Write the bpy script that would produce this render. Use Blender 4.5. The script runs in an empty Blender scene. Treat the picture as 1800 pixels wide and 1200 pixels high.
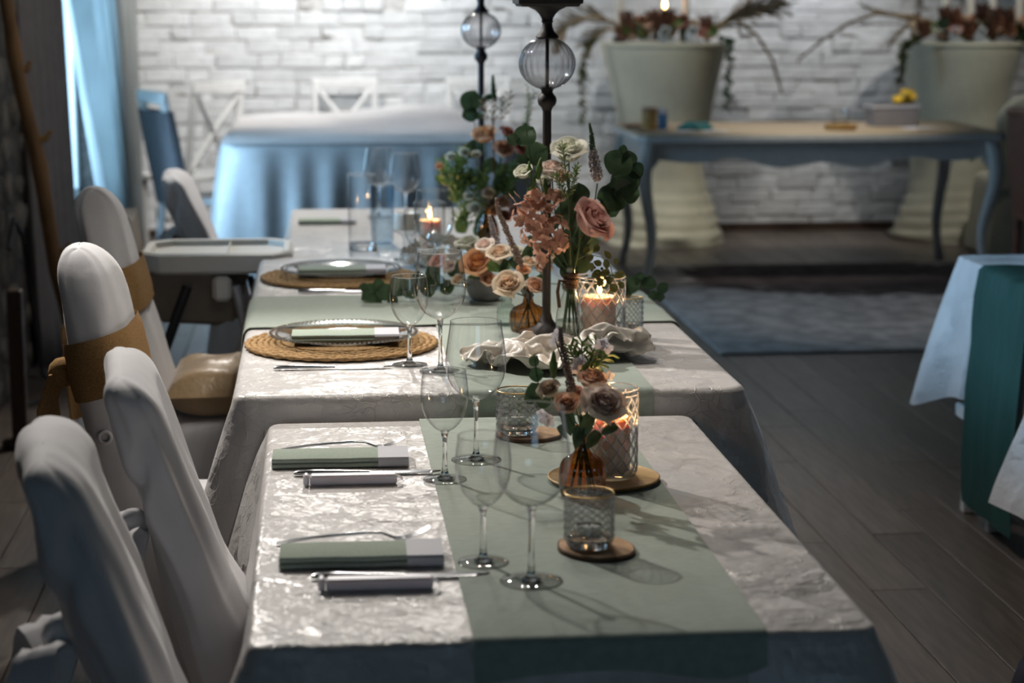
import bpy, math, random
import numpy as np
from mathutils import Vector, Matrix, noise, Quaternion
PI = math.pi
random.seed(7)
sc = bpy.context.scene
COL = sc.collection

# ---------------------------------------------------------------- camera, exposure, sky, lamps
CAM_H, FPX = 1.55, 3500.0
PITCH, YAW = math.atan(.1757), math.atan(.0985)
cam_d = bpy.data.cameras.new('camera')
cam = bpy.data.objects.new('camera', cam_d); COL.objects.link(cam)
cam.location = (0, 0, CAM_H)
cam.rotation_euler = (PI/2 - PITCH, 0, -YAW)
cam_d.sensor_width = 36.0; cam_d.lens = 36.0*FPX/1800
cam_d.dof.use_dof = True; cam_d.dof.focus_distance = 3.75; cam_d.dof.aperture_fstop = 3.8
cam_d.clip_start = .05
sc.camera = cam
sc.view_settings.view_transform = 'Standard'; sc.view_settings.look = 'None'
sc.view_settings.gamma = 1; sc.view_settings.use_curve_mapping = False
sc.view_settings.exposure = 0.0
sc.cycles.caustics_reflective = False; sc.cycles.caustics_refractive = False
sc.cycles.sample_clamp_indirect = 3.0
sc.cycles.max_bounces = 10; sc.cycles.transparent_max_bounces = 24
sc.cycles.diffuse_bounces = 2; sc.cycles.glossy_bounces = 3; sc.cycles.transmission_bounces = 8

w = bpy.data.worlds.new('sky'); sc.world = w; w.use_nodes = True
bgn = w.node_tree.nodes['Background']; bgn.inputs[0].default_value = (.46, .76, 1.0, 1); bgn.inputs[1].default_value = 1.6

def lamp(name, kind, loc, power, color, radius=.05, target=None, angle=None, blend=.6, size=None):
    d = bpy.data.lights.new(name, kind); d.energy = power; d.color = color
    if kind == 'AREA':
        d.shape = 'RECTANGLE'; d.size, d.size_y = size
    else:
        d.shadow_soft_size = radius
    if kind == 'SPOT': d.spot_size = math.radians(angle); d.spot_blend = blend
    o = bpy.data.objects.new(name, d); COL.objects.link(o); o.location = loc
    if target is not None:
        o.rotation_euler = (Vector(target)-Vector(loc)).to_track_quat('-Z', 'Y').to_euler()
    return o
WARM = (1, .93, .84); COOL = (.44, .72, 1.0)
# chandelier bulbs above the middle table
for k in range(6):
    a = k*PI/3+.3
    lamp('chandelier_bulb', 'SPOT', (.42+.22*math.cos(a), 4.50+.22*math.sin(a), 2.45), 10.5, WARM, .022, (.36+.2*math.cos(a), 3.95, .7), 125, .9)
# ceiling spot over the left side of the tables
lamp('table_spot', 'SPOT', (-.95, 5.3, 2.45), 225, (1, .94, .87), .035, (.4, 3.3, .7), 62, .7)
lamp('table_spot', 'SPOT', (.10, 8.1, 2.75), 210, (1, .95, .88), .04, (-.05, 6.5, .8), 78, .8)  # added fill for the far table and high chair, no known source
lamp('desk_spot', 'SPOT', (2.7, 9.9, 2.85), 150, (1, .93, .82), .05, (2.7, 10.95, .8), 48, .9)  # fill put in to warm and brighten the desk
lamp('wall_spot', 'SPOT', (.5, 7.0, 2.8), 28, (1, .93, .84), .05, (-1.1, 8.5, .9), 50, .8)  # extra fill added to lift the dark left wall and curtain
lamp('floor_spot', 'SPOT', (2.6, 8.2, 2.85), 45, (1, .95, .88), .06, (2.7, 9.5, 0), 50, .9)  # added to brighten the rug, no fitting known there
lamp('table_spot', 'SPOT', (.35, 10.3, 2.85), 75, (1, .96, .95), .05, (.35, 11.4, .8), 60, .9)  # fill lamp put in to whiten the topper cloth
# spots washing the brick wall and the stand tables
lamp('wall_spot', 'SPOT', (.45, 11.9, 2.85), 175, (.95, .98, 1), .05, (.40, 12.85, 1.55), 110, .9)
lamp('wall_spot', 'SPOT', (-.45, 10.4, 2.85), 220, (1, .96, .90), .05, (-.6, 12.6, 1.0), 80, .9)
lamp('wall_spot', 'SPOT', (3.0, 11.9, 2.85), 120, (.97, .98, 1), .05, (3.0, 12.85, 2.0), 78, .9)
lamp('stand_spot', 'SPOT', (4.2, 10.7, 2.85), 75, (1, .96, .88), .05, (4.0, 12.2, .95), 52, .9)
lamp('stand_spot', 'SPOT', (1.7, 10.7, 2.85), 65, (1, .96, .88), .05, (2.1, 12.2, .95), 52, .9)
# daylight by the window on the left, plus an added side lamp
def portal(y0, y1, z0, z1, power):
    lamp('window_daylight', 'AREA', (-1.5, (y0+y1)/2, (z0+z1)/2), power, COOL, target=(3, (y0+y1)/2, (z0+z1)/2-.9), size=(y1-y0, z1-z0))
WINDOWS = ((9.0, 10.9, .45, 2.5), (5.75, 6.95, 1.25, 2.35))  # second opening is added out of view to light the right table
portal(*WINDOWS[0], 140)
side = lamp('window_daylight', 'AREA', (-1.45, 6.35, 1.8), 9.5, COOL, target=(1.93, 5.45, .85), size=(1.1, 1.0))  # extra lamp behind the added opening, aimed at the right table
side.data.spread = math.radians(42)
# cool fill lamp, added outside an unseen window behind the camera
lamp('window_daylight', 'AREA', (.6, -2.62, 1.7), 2.2, (.66, .78, 1.0), target=(.6, 3, 1.1), size=(2.0, 1.3))

# ---------------------------------------------------------------- projection helpers (pixels of the 1800 x 1200 frame onto real planes)
_f = Vector((math.sin(YAW)*math.cos(PITCH), math.cos(YAW)*math.cos(PITCH), -math.sin(PITCH)))
_r = Vector((math.cos(YAW), -math.sin(YAW), 0)); _u = _r.cross(_f)
_C = Vector((0, 0, CAM_H))
def _ray(px, py): return _f + _r*((px-900)/FPX) - _u*((py-600)/FPX)
def at_z(px, py, z): d = _ray(px, py); return _C + d*((z-CAM_H)/d.z)
def at_y(px, py, Y): d = _ray(px, py); return _C + d*(Y/d.y)

# ---------------------------------------------------------------- mesh helpers
def lathe(prof, n=32, mod=None, closed=False):
    V, F, rows = [], [], []
    for i, (r, z) in enumerate(prof):
        if r <= 1e-6:
            rows.append([len(V)]); V.append((0, 0, z))
        else:
            row = []
            for k in range(n):
                t = 2*PI*k/n; rr = r*(mod(t, i, z) if mod else 1)
                row.append(len(V)); V.append((rr*math.cos(t), rr*math.sin(t), z))
            rows.append(row)
    for a, b in zip(rows[:-1], rows[1:]):
        for k in range(n):
            k2 = (k+1) % n
            if len(a) == 1 and len(b) == 1: continue
            if len(a) == 1: F.append((a[0], b[k2], b[k]))
            elif len(b) == 1: F.append((a[k], a[k2], b[0]))
            else: F.append((a[k], a[k2], b[k2], b[k]))
    return V, F
def loft(rings, cap0=True, cap1=True):
    V, F, n = [], [], len(rings[0])
    for r in rings: V += [tuple(p) for p in r]
    for i in range(len(rings)-1):
        for k in range(n):
            k2 = (k+1) % n
            F.append((i*n+k, i*n+k2, (i+1)*n+k2, (i+1)*n+k))
    if cap0: F.append(tuple(range(n-1, -1, -1)))
    if cap1: F.append(tuple((len(rings)-1)*n+k for k in range(n)))
    return V, F
def tube(pts, rad, n=8, cap=True):
    pts = [Vector(p) for p in pts]; N = len(pts)
    if not hasattr(rad, '__len__'): rad = [rad]*N
    rings = []; ref = None
    for i in range(N):
        d = (pts[min(i+1, N-1)]-pts[max(i-1, 0)]).normalized()
        if ref is None:
            ref = d.orthogonal().normalized()
        else:
            ref = (ref - d*ref.dot(d))
            ref = ref.normalized() if ref.length > 1e-6 else d.orthogonal().normalized()
        b = d.cross(ref)
        rings.append([pts[i]+(ref*math.cos(2*PI*k/n)+b*math.sin(2*PI*k/n))*rad[i] for k in range(n)])
    return loft(rings, cap, cap)
def rrect(hx, hy, c, z, cx=0, cy=0):
    return [(cx+x, cy+y, z) for x, y in ((hx-c, -hy), (hx, -hy+c), (hx, hy-c), (hx-c, hy), (-hx+c, hy), (-hx, hy-c), (-hx, -hy+c), (-hx+c, -hy))]
def cbox(sx, sy, sz, b=.004, z0=0, cx=0, cy=0):
    hx, hy = sx/2, sy/2
    return loft([rrect(hx-b, hy-b, b*.5, z0, cx, cy), rrect(hx, hy, b, z0+b, cx, cy), rrect(hx, hy, b, z0+sz-b, cx, cy), rrect(hx-b, hy-b, b*.5, z0+sz, cx, cy)])
def rpath(hx, hy, rc, ns, nc=6):
    """points, normals of a rounded rectangle, with the distance to the nearest corner"""
    P = []
    for (cx, cy, a0) in ((hx-rc, hy-rc, 0), (-hx+rc, hy-rc, PI/2), (-hx+rc, -hy+rc, PI), (hx-rc, -hy+rc, 1.5*PI)):
        for k in range(nc+1):
            a = a0+PI/2*k/nc; P.append(((cx+rc*math.cos(a), cy+rc*math.sin(a)), (math.cos(a), math.sin(a))))
    out = []
    for i in range(len(P)):
        out.append(P[i])
        if i % (nc+1) == nc:
            (p, n), (q, m) = P[i], P[(i+1) % len(P)]
            L = math.hypot(q[0]-p[0], q[1]-p[1]); k = max(2, int(L/ns))
            for j in range(1, k): out.append(((p[0]+(q[0]-p[0])*j/k, p[1]+(q[1]-p[1])*j/k), n))
    return out
def join(*vfs):
    V, F = [], []
    for v, f in vfs:
        o = len(V); V += list(v); F += [tuple(i+o for i in q) for q in f]
    return V, F
def xf(vf, M):
    return [tuple(M @ Vector(v)) for v in vf[0]], vf[1]
def mv(vf, x=0, y=0, z=0): return [(v[0]+x, v[1]+y, v[2]+z) for v in vf[0]], vf[1]
def rotz(vf, a): return xf(vf, Matrix.Rotation(a, 4, 'Z'))
def torus(R, r, n=40, m=8, z=0):
    pts = []
    V, F = [], []
    for i in range(n):
        for j in range(m):
            a, b = 2*PI*i/n, 2*PI*j/m
            V.append(((R+r*math.cos(b))*math.cos(a), (R+r*math.cos(b))*math.sin(a), z+r*math.sin(b)))
            F.append((i*m+j, ((i+1) % n)*m+j, ((i+1) % n)*m+(j+1) % m, i*m+(j+1) % m))
    return V, F
def ball(r, n=10, m=6, c=(0, 0, 0), sz=1):
    prof = [(r*math.sin(PI*i/m), -r*sz*math.cos(PI*i/m)) for i in range(m+1)]
    prof[0] = (0, -r*sz); prof[-1] = (0, r*sz)
    return mv(lathe(prof, n), *c)
def prism(poly, h, axis='Y'):
    """polygon in the X-Z plane extruded along Y (centred)"""
    n = len(poly)
    V = [(x, -h/2, z) for x, z in poly]+[(x, h/2, z) for x, z in poly]
    F = [tuple(range(n)), tuple(range(2*n-1, n-1, -1))]
    for k in range(n):
        k2 = (k+1) % n; F.append((k, k+n, k2+n, k2))
    return V, F

def mesh(name, vf, mat, smooth=40):
    me = bpy.data.meshes.new(name); me.from_pydata([tuple(v) for v in vf[0]], [], vf[1]); me.validate()
    if mat: me.materials.append(mat)
    if smooth:
        me.polygons.foreach_set('use_smooth', [True]*len(me.polygons))
        if smooth < 180: me.set_sharp_from_angle(angle=math.radians(smooth))
    me.update()
    return me
def obj(name, vf, mat, parent=None, smooth=40, loc=None, label=None, kind=None):
    me = vf if isinstance(vf, bpy.types.Mesh) else mesh(name, vf, mat, smooth)
    o = bpy.data.objects.new(name, me); COL.objects.link(o)
    if parent: o.parent = parent
    if loc is not None: o.location = loc
    if label: o['label'] = label
    if kind: o['kind'] = kind
    return o
def tag(o, label, cat, group=None):
    o['label'] = label; o['category'] = cat
    if group: o['group'] = group
    return o
def thing(name, label, cat, loc=(0, 0, 0), rz=0, group=None):
    o = bpy.data.objects.new(name, None); COL.objects.link(o)
    o.location = loc; o.rotation_euler = (0, 0, rz); o.empty_display_size = .05
    return tag(o, label, cat, group)
def struct(name, vf, mat, label=None, smooth=None, loc=None):
    o = obj(name, vf, mat, None, smooth, loc); o['kind'] = 'structure'
    if label: o['label'] = label
    return o
def dup(root, loc, rz, label, group=None):
    def cp(o, p):
        c = o.copy(); COL.objects.link(c); c.parent = p
        for ch in list(o.children): cp(ch, c)
        return c
    r = cp(root, None); r.location = loc; r.rotation_euler = (0, 0, rz); r['label'] = label
    if group: r['group'] = group
    return r
def nz(x, y, z=0, s=1.0): return noise.noise(Vector((x*s, y*s, z*s)))

# ---------------------------------------------------------------- materials
def new_mat(name):
    m = bpy.data.materials.new(name); m.use_nodes = True
    nt = m.node_tree; b = nt.nodes['Principled BSDF']
    return m, nt, b
def N(nt, t, **kw):
    n = nt.nodes.new(t)
    for k, v in kw.items(): setattr(n, k, v)
    return n
def coords(nt, scale=(1, 1, 1), which='Object'):
    tc = N(nt, 'ShaderNodeTexCoord'); mp = N(nt, 'ShaderNodeMapping'); mp.inputs['Scale'].default_value = scale
    nt.links.new(tc.outputs[which], mp.inputs[0]); return mp.outputs[0]
def ramp(nt, fac, stops):
    r = N(nt, 'ShaderNodeValToRGB'); e = r.color_ramp.elements
    while len(e) < len(stops): e.new(.5)
    for el, (p, c) in zip(e, stops):
        el.position = p; el.color = (*c, 1) if len(c) == 3 else c
    nt.links.new(fac, r.inputs[0]); return r.outputs[0]
def plain(name, col, rough=.5, metal=0, var=.12, nscale=20, bump=0, bscale=60, stretch=(1, 1, 1), sheen=0, spec=.5, trans=0, sss=0, sssr=(.02, .01, .006), emit=None, rnd=0, thru=0):
    m, nt, b = new_mat(name)
    v = coords(nt, stretch)
    t = N(nt, 'ShaderNodeTexNoise'); t.inputs['Scale'].default_value = nscale; t.inputs['Detail'].default_value = 4
    nt.links.new(v, t.inputs['Vector'])
    c = ramp(nt, t.outputs['Fac'], [(.3, tuple(x*(1-var) for x in col)), (.7, tuple(min(1, x*(1+var)) for x in col))])
    if rnd:
        oi = N(nt, 'ShaderNodeObjectInfo'); hs = N(nt, 'ShaderNodeHueSaturation')
        mr = N(nt, 'ShaderNodeMapRange'); mr.inputs['To Min'].default_value = 1-rnd; mr.inputs['To Max'].default_value = 1+rnd
        nt.links.new(oi.outputs['Random'], mr.inputs[0]); nt.links.new(mr.outputs[0], hs.inputs['Value']); nt.links.new(c, hs.inputs['Color']); c = hs.outputs[0]
    if thru: add_translucent(nt, b, c, thru)
    nt.links.new(c, b.inputs['Base Color'])
    b.inputs['Roughness'].default_value = rough; b.inputs['Metallic'].default_value = metal
    b.inputs['Specular IOR Level'].default_value = spec
    if sheen: b.inputs['Sheen Weight'].default_value = sheen; b.inputs['Sheen Roughness'].default_value = .4
    if trans: b.inputs['Transmission Weight'].default_value = trans
    if sss:
        b.inputs['Subsurface Weight'].default_value = sss; b.inputs['Subsurface Radius'].default_value = sssr; b.inputs['Subsurface Scale'].default_value = 1
    if emit:
        b.inputs['Emission Color'].default_value = (*emit[0], 1); b.inputs['Emission Strength'].default_value = emit[1]
    if bump:
        t2 = N(nt, 'ShaderNodeTexNoise'); t2.inputs['Scale'].default_value = bscale; t2.inputs['Detail'].default_value = 5
        nt.links.new(v, t2.inputs['Vector'])
        bp = N(nt, 'ShaderNodeBump'); bp.inputs['Strength'].default_value = 1; bp.inputs['Distance'].default_value = bump
        nt.links.new(t2.outputs['Fac'], bp.inputs['Height']); nt.links.new(bp.outputs[0], b.inputs['Normal'])
    return m
def crinkle(name, col, rough=.42, depth=.28, scale=14, sheen=.3, ridge=.0045):
    """crushed taffeta: every cell of a warped voronoi is a flat facet with its own tilt"""
    m, nt, b = new_mat(name); L = nt.links.new
    v = coords(nt)
    def facets(sc_, warp, stretch):
        mp = N(nt, 'ShaderNodeMapping'); mp.inputs['Scale'].default_value = stretch; mp.inputs['Rotation'].default_value = (0, 0, .6); L(v, mp.inputs[0])
        nn = N(nt, 'ShaderNodeTexNoise'); nn.inputs['Scale'].default_value = sc_*.6; nn.inputs['Detail'].default_value = 4; L(mp.outputs[0], nn.inputs['Vector'])
        ad = N(nt, 'ShaderNodeVectorMath', operation='MULTIPLY_ADD'); ad.inputs[1].default_value = (warp,)*3
        L(nn.outputs['Color'], ad.inputs[0]); L(mp.outputs[0], ad.inputs[2])
        vo = N(nt, 'ShaderNodeTexVoronoi'); vo.inputs['Scale'].default_value = sc_; L(ad.outputs[0], vo.inputs['Vector'])
        sub = N(nt, 'ShaderNodeVectorMath', operation='SUBTRACT'); L(ad.outputs[0], sub.inputs[0]); L(vo.outputs['Position'], sub.inputs[1])
        cc = N(nt, 'ShaderNodeVectorMath', operation='SUBTRACT'); L(vo.outputs['Color'], cc.inputs[0]); cc.inputs[1].default_value = (.5, .5, .5)
        dt = N(nt, 'ShaderNodeVectorMath', operation='DOT_PRODUCT'); L(sub.outputs[0], dt.inputs[0]); L(cc.outputs[0], dt.inputs[1])
        return dt.outputs['Value']
    h1 = facets(scale, .20, (1, 1.05, 1)); h2 = facets(scale*2.6, .07, (1.3, 1, 1))
    mx0 = N(nt, 'ShaderNodeMath', operation='MULTIPLY_ADD'); L(h2, mx0.inputs[0]); mx0.inputs[1].default_value = .22; L(h1, mx0.inputs[2])
    # thin raised crease lines along some of the cell borders
    nn = N(nt, 'ShaderNodeTexNoise'); nn.inputs['Scale'].default_value = scale*.9; nn.inputs['Detail'].default_value = 3; L(v, nn.inputs['Vector'])
    ad = N(nt, 'ShaderNodeVectorMath', operation='MULTIPLY_ADD'); ad.inputs[1].default_value = (.10,)*3; L(nn.outputs['Color'], ad.inputs[0]); L(v, ad.inputs[2])
    ve = N(nt, 'ShaderNodeTexVoronoi', feature='DISTANCE_TO_EDGE'); ve.inputs['Scale'].default_value = scale*2.2; L(ad.outputs[0], ve.inputs['Vector'])
    mr = N(nt, 'ShaderNodeMapRange', interpolation_type='SMOOTHSTEP'); mr.inputs['From Min'].default_value = 0; mr.inputs['From Max'].default_value = .05; mr.inputs['To Min'].default_value = 1; mr.inputs['To Max'].default_value = 0; L(ve.outputs['Distance'], mr.inputs[0])
    nm = N(nt, 'ShaderNodeTexNoise'); nm.inputs['Scale'].default_value = scale*.7; L(v, nm.inputs['Vector'])
    mk = N(nt, 'ShaderNodeMapRange'); mk.inputs['From Min'].default_value = .46; mk.inputs['From Max'].default_value = .60; L(nm.outputs['Fac'], mk.inputs[0])
    ml = N(nt, 'ShaderNodeMath', operation='MULTIPLY'); L(mr.outputs[0], ml.inputs[0]); L(mk.outputs[0], ml.inputs[1])
    mx = N(nt, 'ShaderNodeMath', operation='MULTIPLY_ADD'); L(ml.outputs[0], mx.inputs[0]); mx.inputs[1].default_value = ridge; L(mx0.outputs[0], mx.inputs[2])
    bp = N(nt, 'ShaderNodeBump'); bp.inputs['Strength'].default_value = 1; bp.inputs['Distance'].default_value = depth
    L(mx.outputs[0], bp.inputs['Height']); L(bp.outputs[0], b.inputs['Normal'])
    b.inputs['Base Color'].default_value = (*col, 1); b.inputs['Roughness'].default_value = rough
    b.inputs['Sheen Weight'].default_value = sheen; b.inputs['Sheen Roughness'].default_value = .35
    return m
def thin_glass(name, tint=(.97, .98, .98), edge=(.45, .48, .48), gloss=.05, rough=0.0, power=3.0, bump=0, bscale=60):
    """thin clear wall: transparent with an edge tint, reflecting more at grazing angles"""
    m, nt, b = new_mat(name); nt.nodes.remove(b); L = nt.links.new
    out = nt.nodes['Material Output']
    lw = N(nt, 'ShaderNodeLayerWeight'); lw.inputs['Blend'].default_value = .5
    pw = N(nt, 'ShaderNodeMath', operation='POWER'); L(lw.outputs['Facing'], pw.inputs[0]); pw.inputs[1].default_value = power
    mc = N(nt, 'ShaderNodeMix', data_type='RGBA'); L(pw.outputs[0], mc.inputs['Factor']); mc.inputs['A'].default_value = (*tint, 1); mc.inputs['B'].default_value = (*edge, 1)
    tr = N(nt, 'ShaderNodeBsdfTransparent'); L(mc.outputs['Result'], tr.inputs[0])
    gl = N(nt, 'ShaderNodeBsdfGlossy'); gl.inputs['Roughness'].default_value = rough; gl.inputs['Color'].default_value = (1, 1, 1, 1)
    p5 = N(nt, 'ShaderNodeMath', operation='POWER'); L(lw.outputs['Facing'], p5.inputs[0]); p5.inputs[1].default_value = 4
    fr = N(nt, 'ShaderNodeMath', operation='MULTIPLY_ADD'); L(p5.outputs[0], fr.inputs[0]); fr.inputs[1].default_value = .7; fr.inputs[2].default_value = gloss
    ms = N(nt, 'ShaderNodeMixShader'); L(fr.outputs[0], ms.inputs[0]); L(tr.outputs[0], ms.inputs[1]); L(gl.outputs[0], ms.inputs[2])
    if bump:
        t2 = N(nt, 'ShaderNodeTexNoise'); t2.inputs['Scale'].default_value = bscale; L(coords(nt), t2.inputs['Vector'])
        bp = N(nt, 'ShaderNodeBump'); bp.inputs['Distance'].default_value = bump; L(t2.outputs['Fac'], bp.inputs['Height'])
        L(bp.outputs[0], gl.inputs['Normal']); L(bp.outputs[0], lw.inputs['Normal'])
    L(ms.outputs[0], out.inputs[0])
    return m
def solid_glass(name, col=(1, 1, 1), rough=0.0):
    m, nt, b = new_mat(name)
    b.inputs['Base Color'].default_value = (*col, 1); b.inputs['Roughness'].default_value = rough
    b.inputs['Transmission Weight'].default_value = 1; b.inputs['IOR'].default_value = 1.48
    return m
def add_translucent(nt, b, c, k):
    tl = N(nt, 'ShaderNodeBsdfTranslucent'); nt.links.new(c, tl.inputs[0])
    ms = N(nt, 'ShaderNodeMixShader'); ms.inputs[0].default_value = k
    nt.links.new(b.outputs[0], ms.inputs[1]); nt.links.new(tl.outputs[0], ms.inputs[2]); nt.links.new(ms.outputs[0], nt.nodes['Material Output'].inputs[0])
def petal_mat(name, inner, outer, sss=.25):
    m, nt, b = new_mat(name); L = nt.links.new
    at = N(nt, 'ShaderNodeAttribute', attribute_name='layer')
    nn = N(nt, 'ShaderNodeTexNoise'); nn.inputs['Scale'].default_value = 30; L(coords(nt), nn.inputs['Vector'])
    ad = N(nt, 'ShaderNodeMath', operation='MULTIPLY_ADD'); L(nn.outputs['Fac'], ad.inputs[0]); ad.inputs[1].default_value = .35; L(at.outputs['Fac'], ad.inputs[2])
    c = ramp(nt, ad.outputs[0], [(.15, inner), (.95, outer)])
    L(c, b.inputs['Base Color']); b.inputs['Roughness'].default_value = .6; b.inputs['Specular IOR Level'].default_value = .25
    b.inputs['Sheen Weight'].default_value = .2
    add_translucent(nt, b, c, .38)
    return m
def leaf_mat(name, col, back=None, rough=.45):
    m = plain(name, col, rough, var=.25, nscale=30, spec=.4, rnd=.25, thru=.25)
    return m
M = {}
M['taffeta'] = crinkle('ivory_crushed_taffeta', (.66, .63, .61), .36, .23, 13, .25, .003)
M['taffeta_blue'] = crinkle('ivory_crushed_taffeta_right', (.66, .65, .66), .45, .22, 10)
M['satin_ivory'] = plain('ivory_satin', (.74, .68, .60), .3, var=.05, sheen=.4, bump=.002, bscale=40)
M['satin_blue'] = plain('grey_blue_satin', (.60, .61, .62), .36, var=.06, sheen=.3)
M['white_topper'] = crinkle('white_topper_cloth', (.82, .80, .80), .5, .2, 6)
M['runner'] = plain('sage_green_linen', (.42, .48, .42), .85, var=.10, nscale=60, bump=.0006, bscale=400, stretch=(1, 4, 1), sheen=.2, spec=.2)
M['runner_dark'] = plain('bottle_green_linen', (.02, .075, .065), .8, var=.2, nscale=14, bump=.001, bscale=90, stretch=(1, 12, .6), spec=.2)
M['chair_cloth'] = plain('white_chair_cover_cloth', (.66, .65, .67), .75, var=.03, bump=.0015, bscale=18, sheen=.25, spec=.25)
M['burlap'] = plain('brown_burlap', (.34, .20, .085), .9, var=.3, nscale=300, bump=.001, bscale=500, spec=.1)
M['gold_cushion'] = plain('gold_brown_satin', (.60, .42, .24), .36, var=.22, nscale=7, bump=.012, bscale=11, sheen=.3)
M['white_paint'] = plain('white_painted_wood', (.78, .78, .77), .45, var=.05)
M['desk_paint'] = plain('grey_white_desk_paint', (.62, .62, .60), .5, var=.05)
M['desk_top'] = plain('limed_oak_top', (.50, .40, .27), .5, var=.12, nscale=10, stretch=(1, 10, 1))
M['stretch_cream'] = plain('cream_stretch_cloth', (.66, .64, .50), .6, var=.04, sheen=.2)
M['napkin'] = plain('sage_napkin', (.43, .50, .42), .9, var=.08, nscale=200, bump=.0005, bscale=500, spec=.15)
M['card'] = plain('pale_grey_card', (.58, .58, .63), .7, var=.03)
M['favour'] = plain('frosted_favour_wrap', (.72, .72, .80), .35, var=.05, sss=.3)
M['steel'] = plain('polished_steel', (.46, .47, .49), .20, 1, var=.03)
M['raffia'] = plain('braided_raffia', (.42, .26, .12), .85, var=.35, nscale=160, bump=.002, bscale=200, spec=.15)
M['iron'] = plain('dark_grey_iron', (.035, .032, .032), .55, .3, var=.2, bump=.0005, bscale=200)
M['glass'] = thin_glass('clear_thin_glass', (.975, .98, .98), (.04, .045, .045), .085, .03, 3.6)
M['glass_plate'] = thin_glass('beaded_plate_glass', (.93, .94, .94), (.62, .63, .62), .12, .06, 3)
M['glass_stem'] = solid_glass('clear_solid_glass')
M['glass_cut'] = thin_glass('pressed_glass', (.95, .96, .96), (.26, .28, .28), .10, .04, 2.0)
M['glass_ribbed'] = thin_glass('ribbed_globe_glass', (.90, .90, .91), (.16, .16, .17), .07, .0, 1.3)
M['glass_blue'] = thin_glass('blue_tinted_glass', (.72, .84, .93), (.30, .42, .52), .10, .02, 2, bump=.004, bscale=40)
M['glass_amber'] = thin_glass('amber_glass', (.66, .40, .16), (.16, .07, .015), .08, .02, 1.4)
M['glass_clear_ribbed'] = thin_glass('clear_ribbed_glass', (.86, .92, .90), (.34, .42, .41), .10, .02, 1.6)
M['gold'] = plain('gilded_rim', (.55, .38, .16), .3, 1, var=.15)
M['gold_plate'] = plain('gold_brown_plate', (.36, .23, .09), .45, .5, var=.2, nscale=12, stretch=(1, 8, 1))
M['wax_peach'] = plain('peach_wax', (.84, .60, .45), .5, var=.04, sss=.6, sssr=(.024, .014, .008))
M['wax_white'] = plain('white_wax', (.80, .76, .68), .5, var=.03, sss=.3)
M['wick'] = plain('charred_wick', (.02, .015, .01), .9)
M['foil'] = plain('tealight_foil', (.6, .6, .6), .3, 1, var=.05)
M['flame'] = plain('candle_flame', (1, .6, .2), .5, emit=((1, .50, .16), 40))
M['slice'] = plain('wood_slice_face', (.42, .24, .11), .7, var=.3, nscale=9, stretch=(3, 3, 1), bump=.001, bscale=50)
M['bark'] = plain('wood_slice_bark', (.10, .055, .03), .9, var=.3, bump=.003, bscale=90)
M['twine'] = plain('dark_twine', (.10, .06, .035), .95, var=.4, nscale=150, bump=.003, bscale=200)
M['concrete'] = plain('grey_concrete', (.30, .30, .31), .85, var=.15, bump=.002, bscale=70)
M['stem'] = plain('green_stem', (.05, .09, .025), .6, var=.3)
M['leaf'] = leaf_mat('eucalyptus_leaf', (.055, .095, .045))
M['leaf_light'] = leaf_mat('fresh_leaf', (.13, .21, .055))
M['leaf_olive'] = leaf_mat('olive_leaf', (.10, .11, .035))
M['rose_peach'] = petal_mat('peach_rose_petal', (.80, .40, .20), (.82, .55, .40))
M['rose_cream'] = petal_mat('cream_rose_petal', (.76, .50, .32), (.80, .66, .50))
M['rose_orange'] = petal_mat('apricot_rose_petal', (.80, .36, .13), (.82, .46, .25))
M['rose_pink'] = petal_mat('dusky_pink_rose_petal', (.70, .34, .28), (.78, .46, .39))
M['rose_blush'] = petal_mat('blush_rose_petal', (.80, .56, .46), (.84, .72, .64))
M['rose_white'] = petal_mat('white_rose_petal', (.66, .66, .50), (.74, .73, .62))
M['rose_rust'] = petal_mat('rust_rose_petal', (.40, .13, .08), (.48, .18, .12))
M['floret'] = plain('peach_hydrangea', (.70, .42, .31), .6, var=.2, nscale=25, rnd=.25, spec=.25, thru=.4)
M['floret_white'] = plain('white_blossom', (.72, .68, .72), .6, var=.08, rnd=.1, spec=.25, thru=.4)
M['spike_green'] = plain('green_flower_spike', (.07, .12, .05), .7, var=.4, nscale=200)
M['spike_mauve'] = plain('mauve_flower_spike', (.40, .35, .36), .75, var=.3, nscale=200)
M['spike_tan'] = plain('tan_seed_spike', (.34, .25, .21), .85, var=.35, nscale=180, bump=.002, bscale=300)
M['astilbe'] = plain('cream_astilbe', (.58, .52, .40), .8, var=.2)
M['dried'] = plain('dried_palm', (.30, .22, .13), .85, var=.25)
M['rust_dried'] = plain('dried_brown_blossom', (.26, .11, .06), .9, var=.4, rnd=.4)
M['brick'] = plain('white_painted_brick', (.70, .71, .72), .8, var=.10, nscale=9, bump=.010, bscale=22, rnd=.10, spec=.25)
M['brick_red'] = plain('chipped_red_brick', (.42, .23, .14), .85, var=.4, nscale=16, bump=.008, bscale=30, spec=.2)
M['mortar'] = plain('grey_white_mortar', (.50, .49, .48), .9, var=.35, nscale=5, bump=.02, bscale=15, spec=.2)
_cr = [n for n in M['mortar'].node_tree.nodes if n.type == 'VALTORGB'][0].color_ramp.elements
_cr[0].position = .36; _cr[0].color = (.16, .145, .13, 1); _cr[1].position = .47; _cr[1].color = (.60, .59, .58, 1)
M['stone'] = plain('rubble_stone', (.20, .18, .155), .9, var=.4, nscale=9, bump=.012, bscale=25, rnd=.35, spec=.2)
M['stone_mortar'] = plain('rubble_mortar', (.14, .13, .12), .95, var=.4, bump=.01, bscale=30, spec=.1)
M['plaster'] = plain('dim_plaster', (.20, .19, .19), .9, var=.1)
M['ceiling'] = plain('dark_ceiling', (.16, .15, .14), .9, var=.1)
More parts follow.
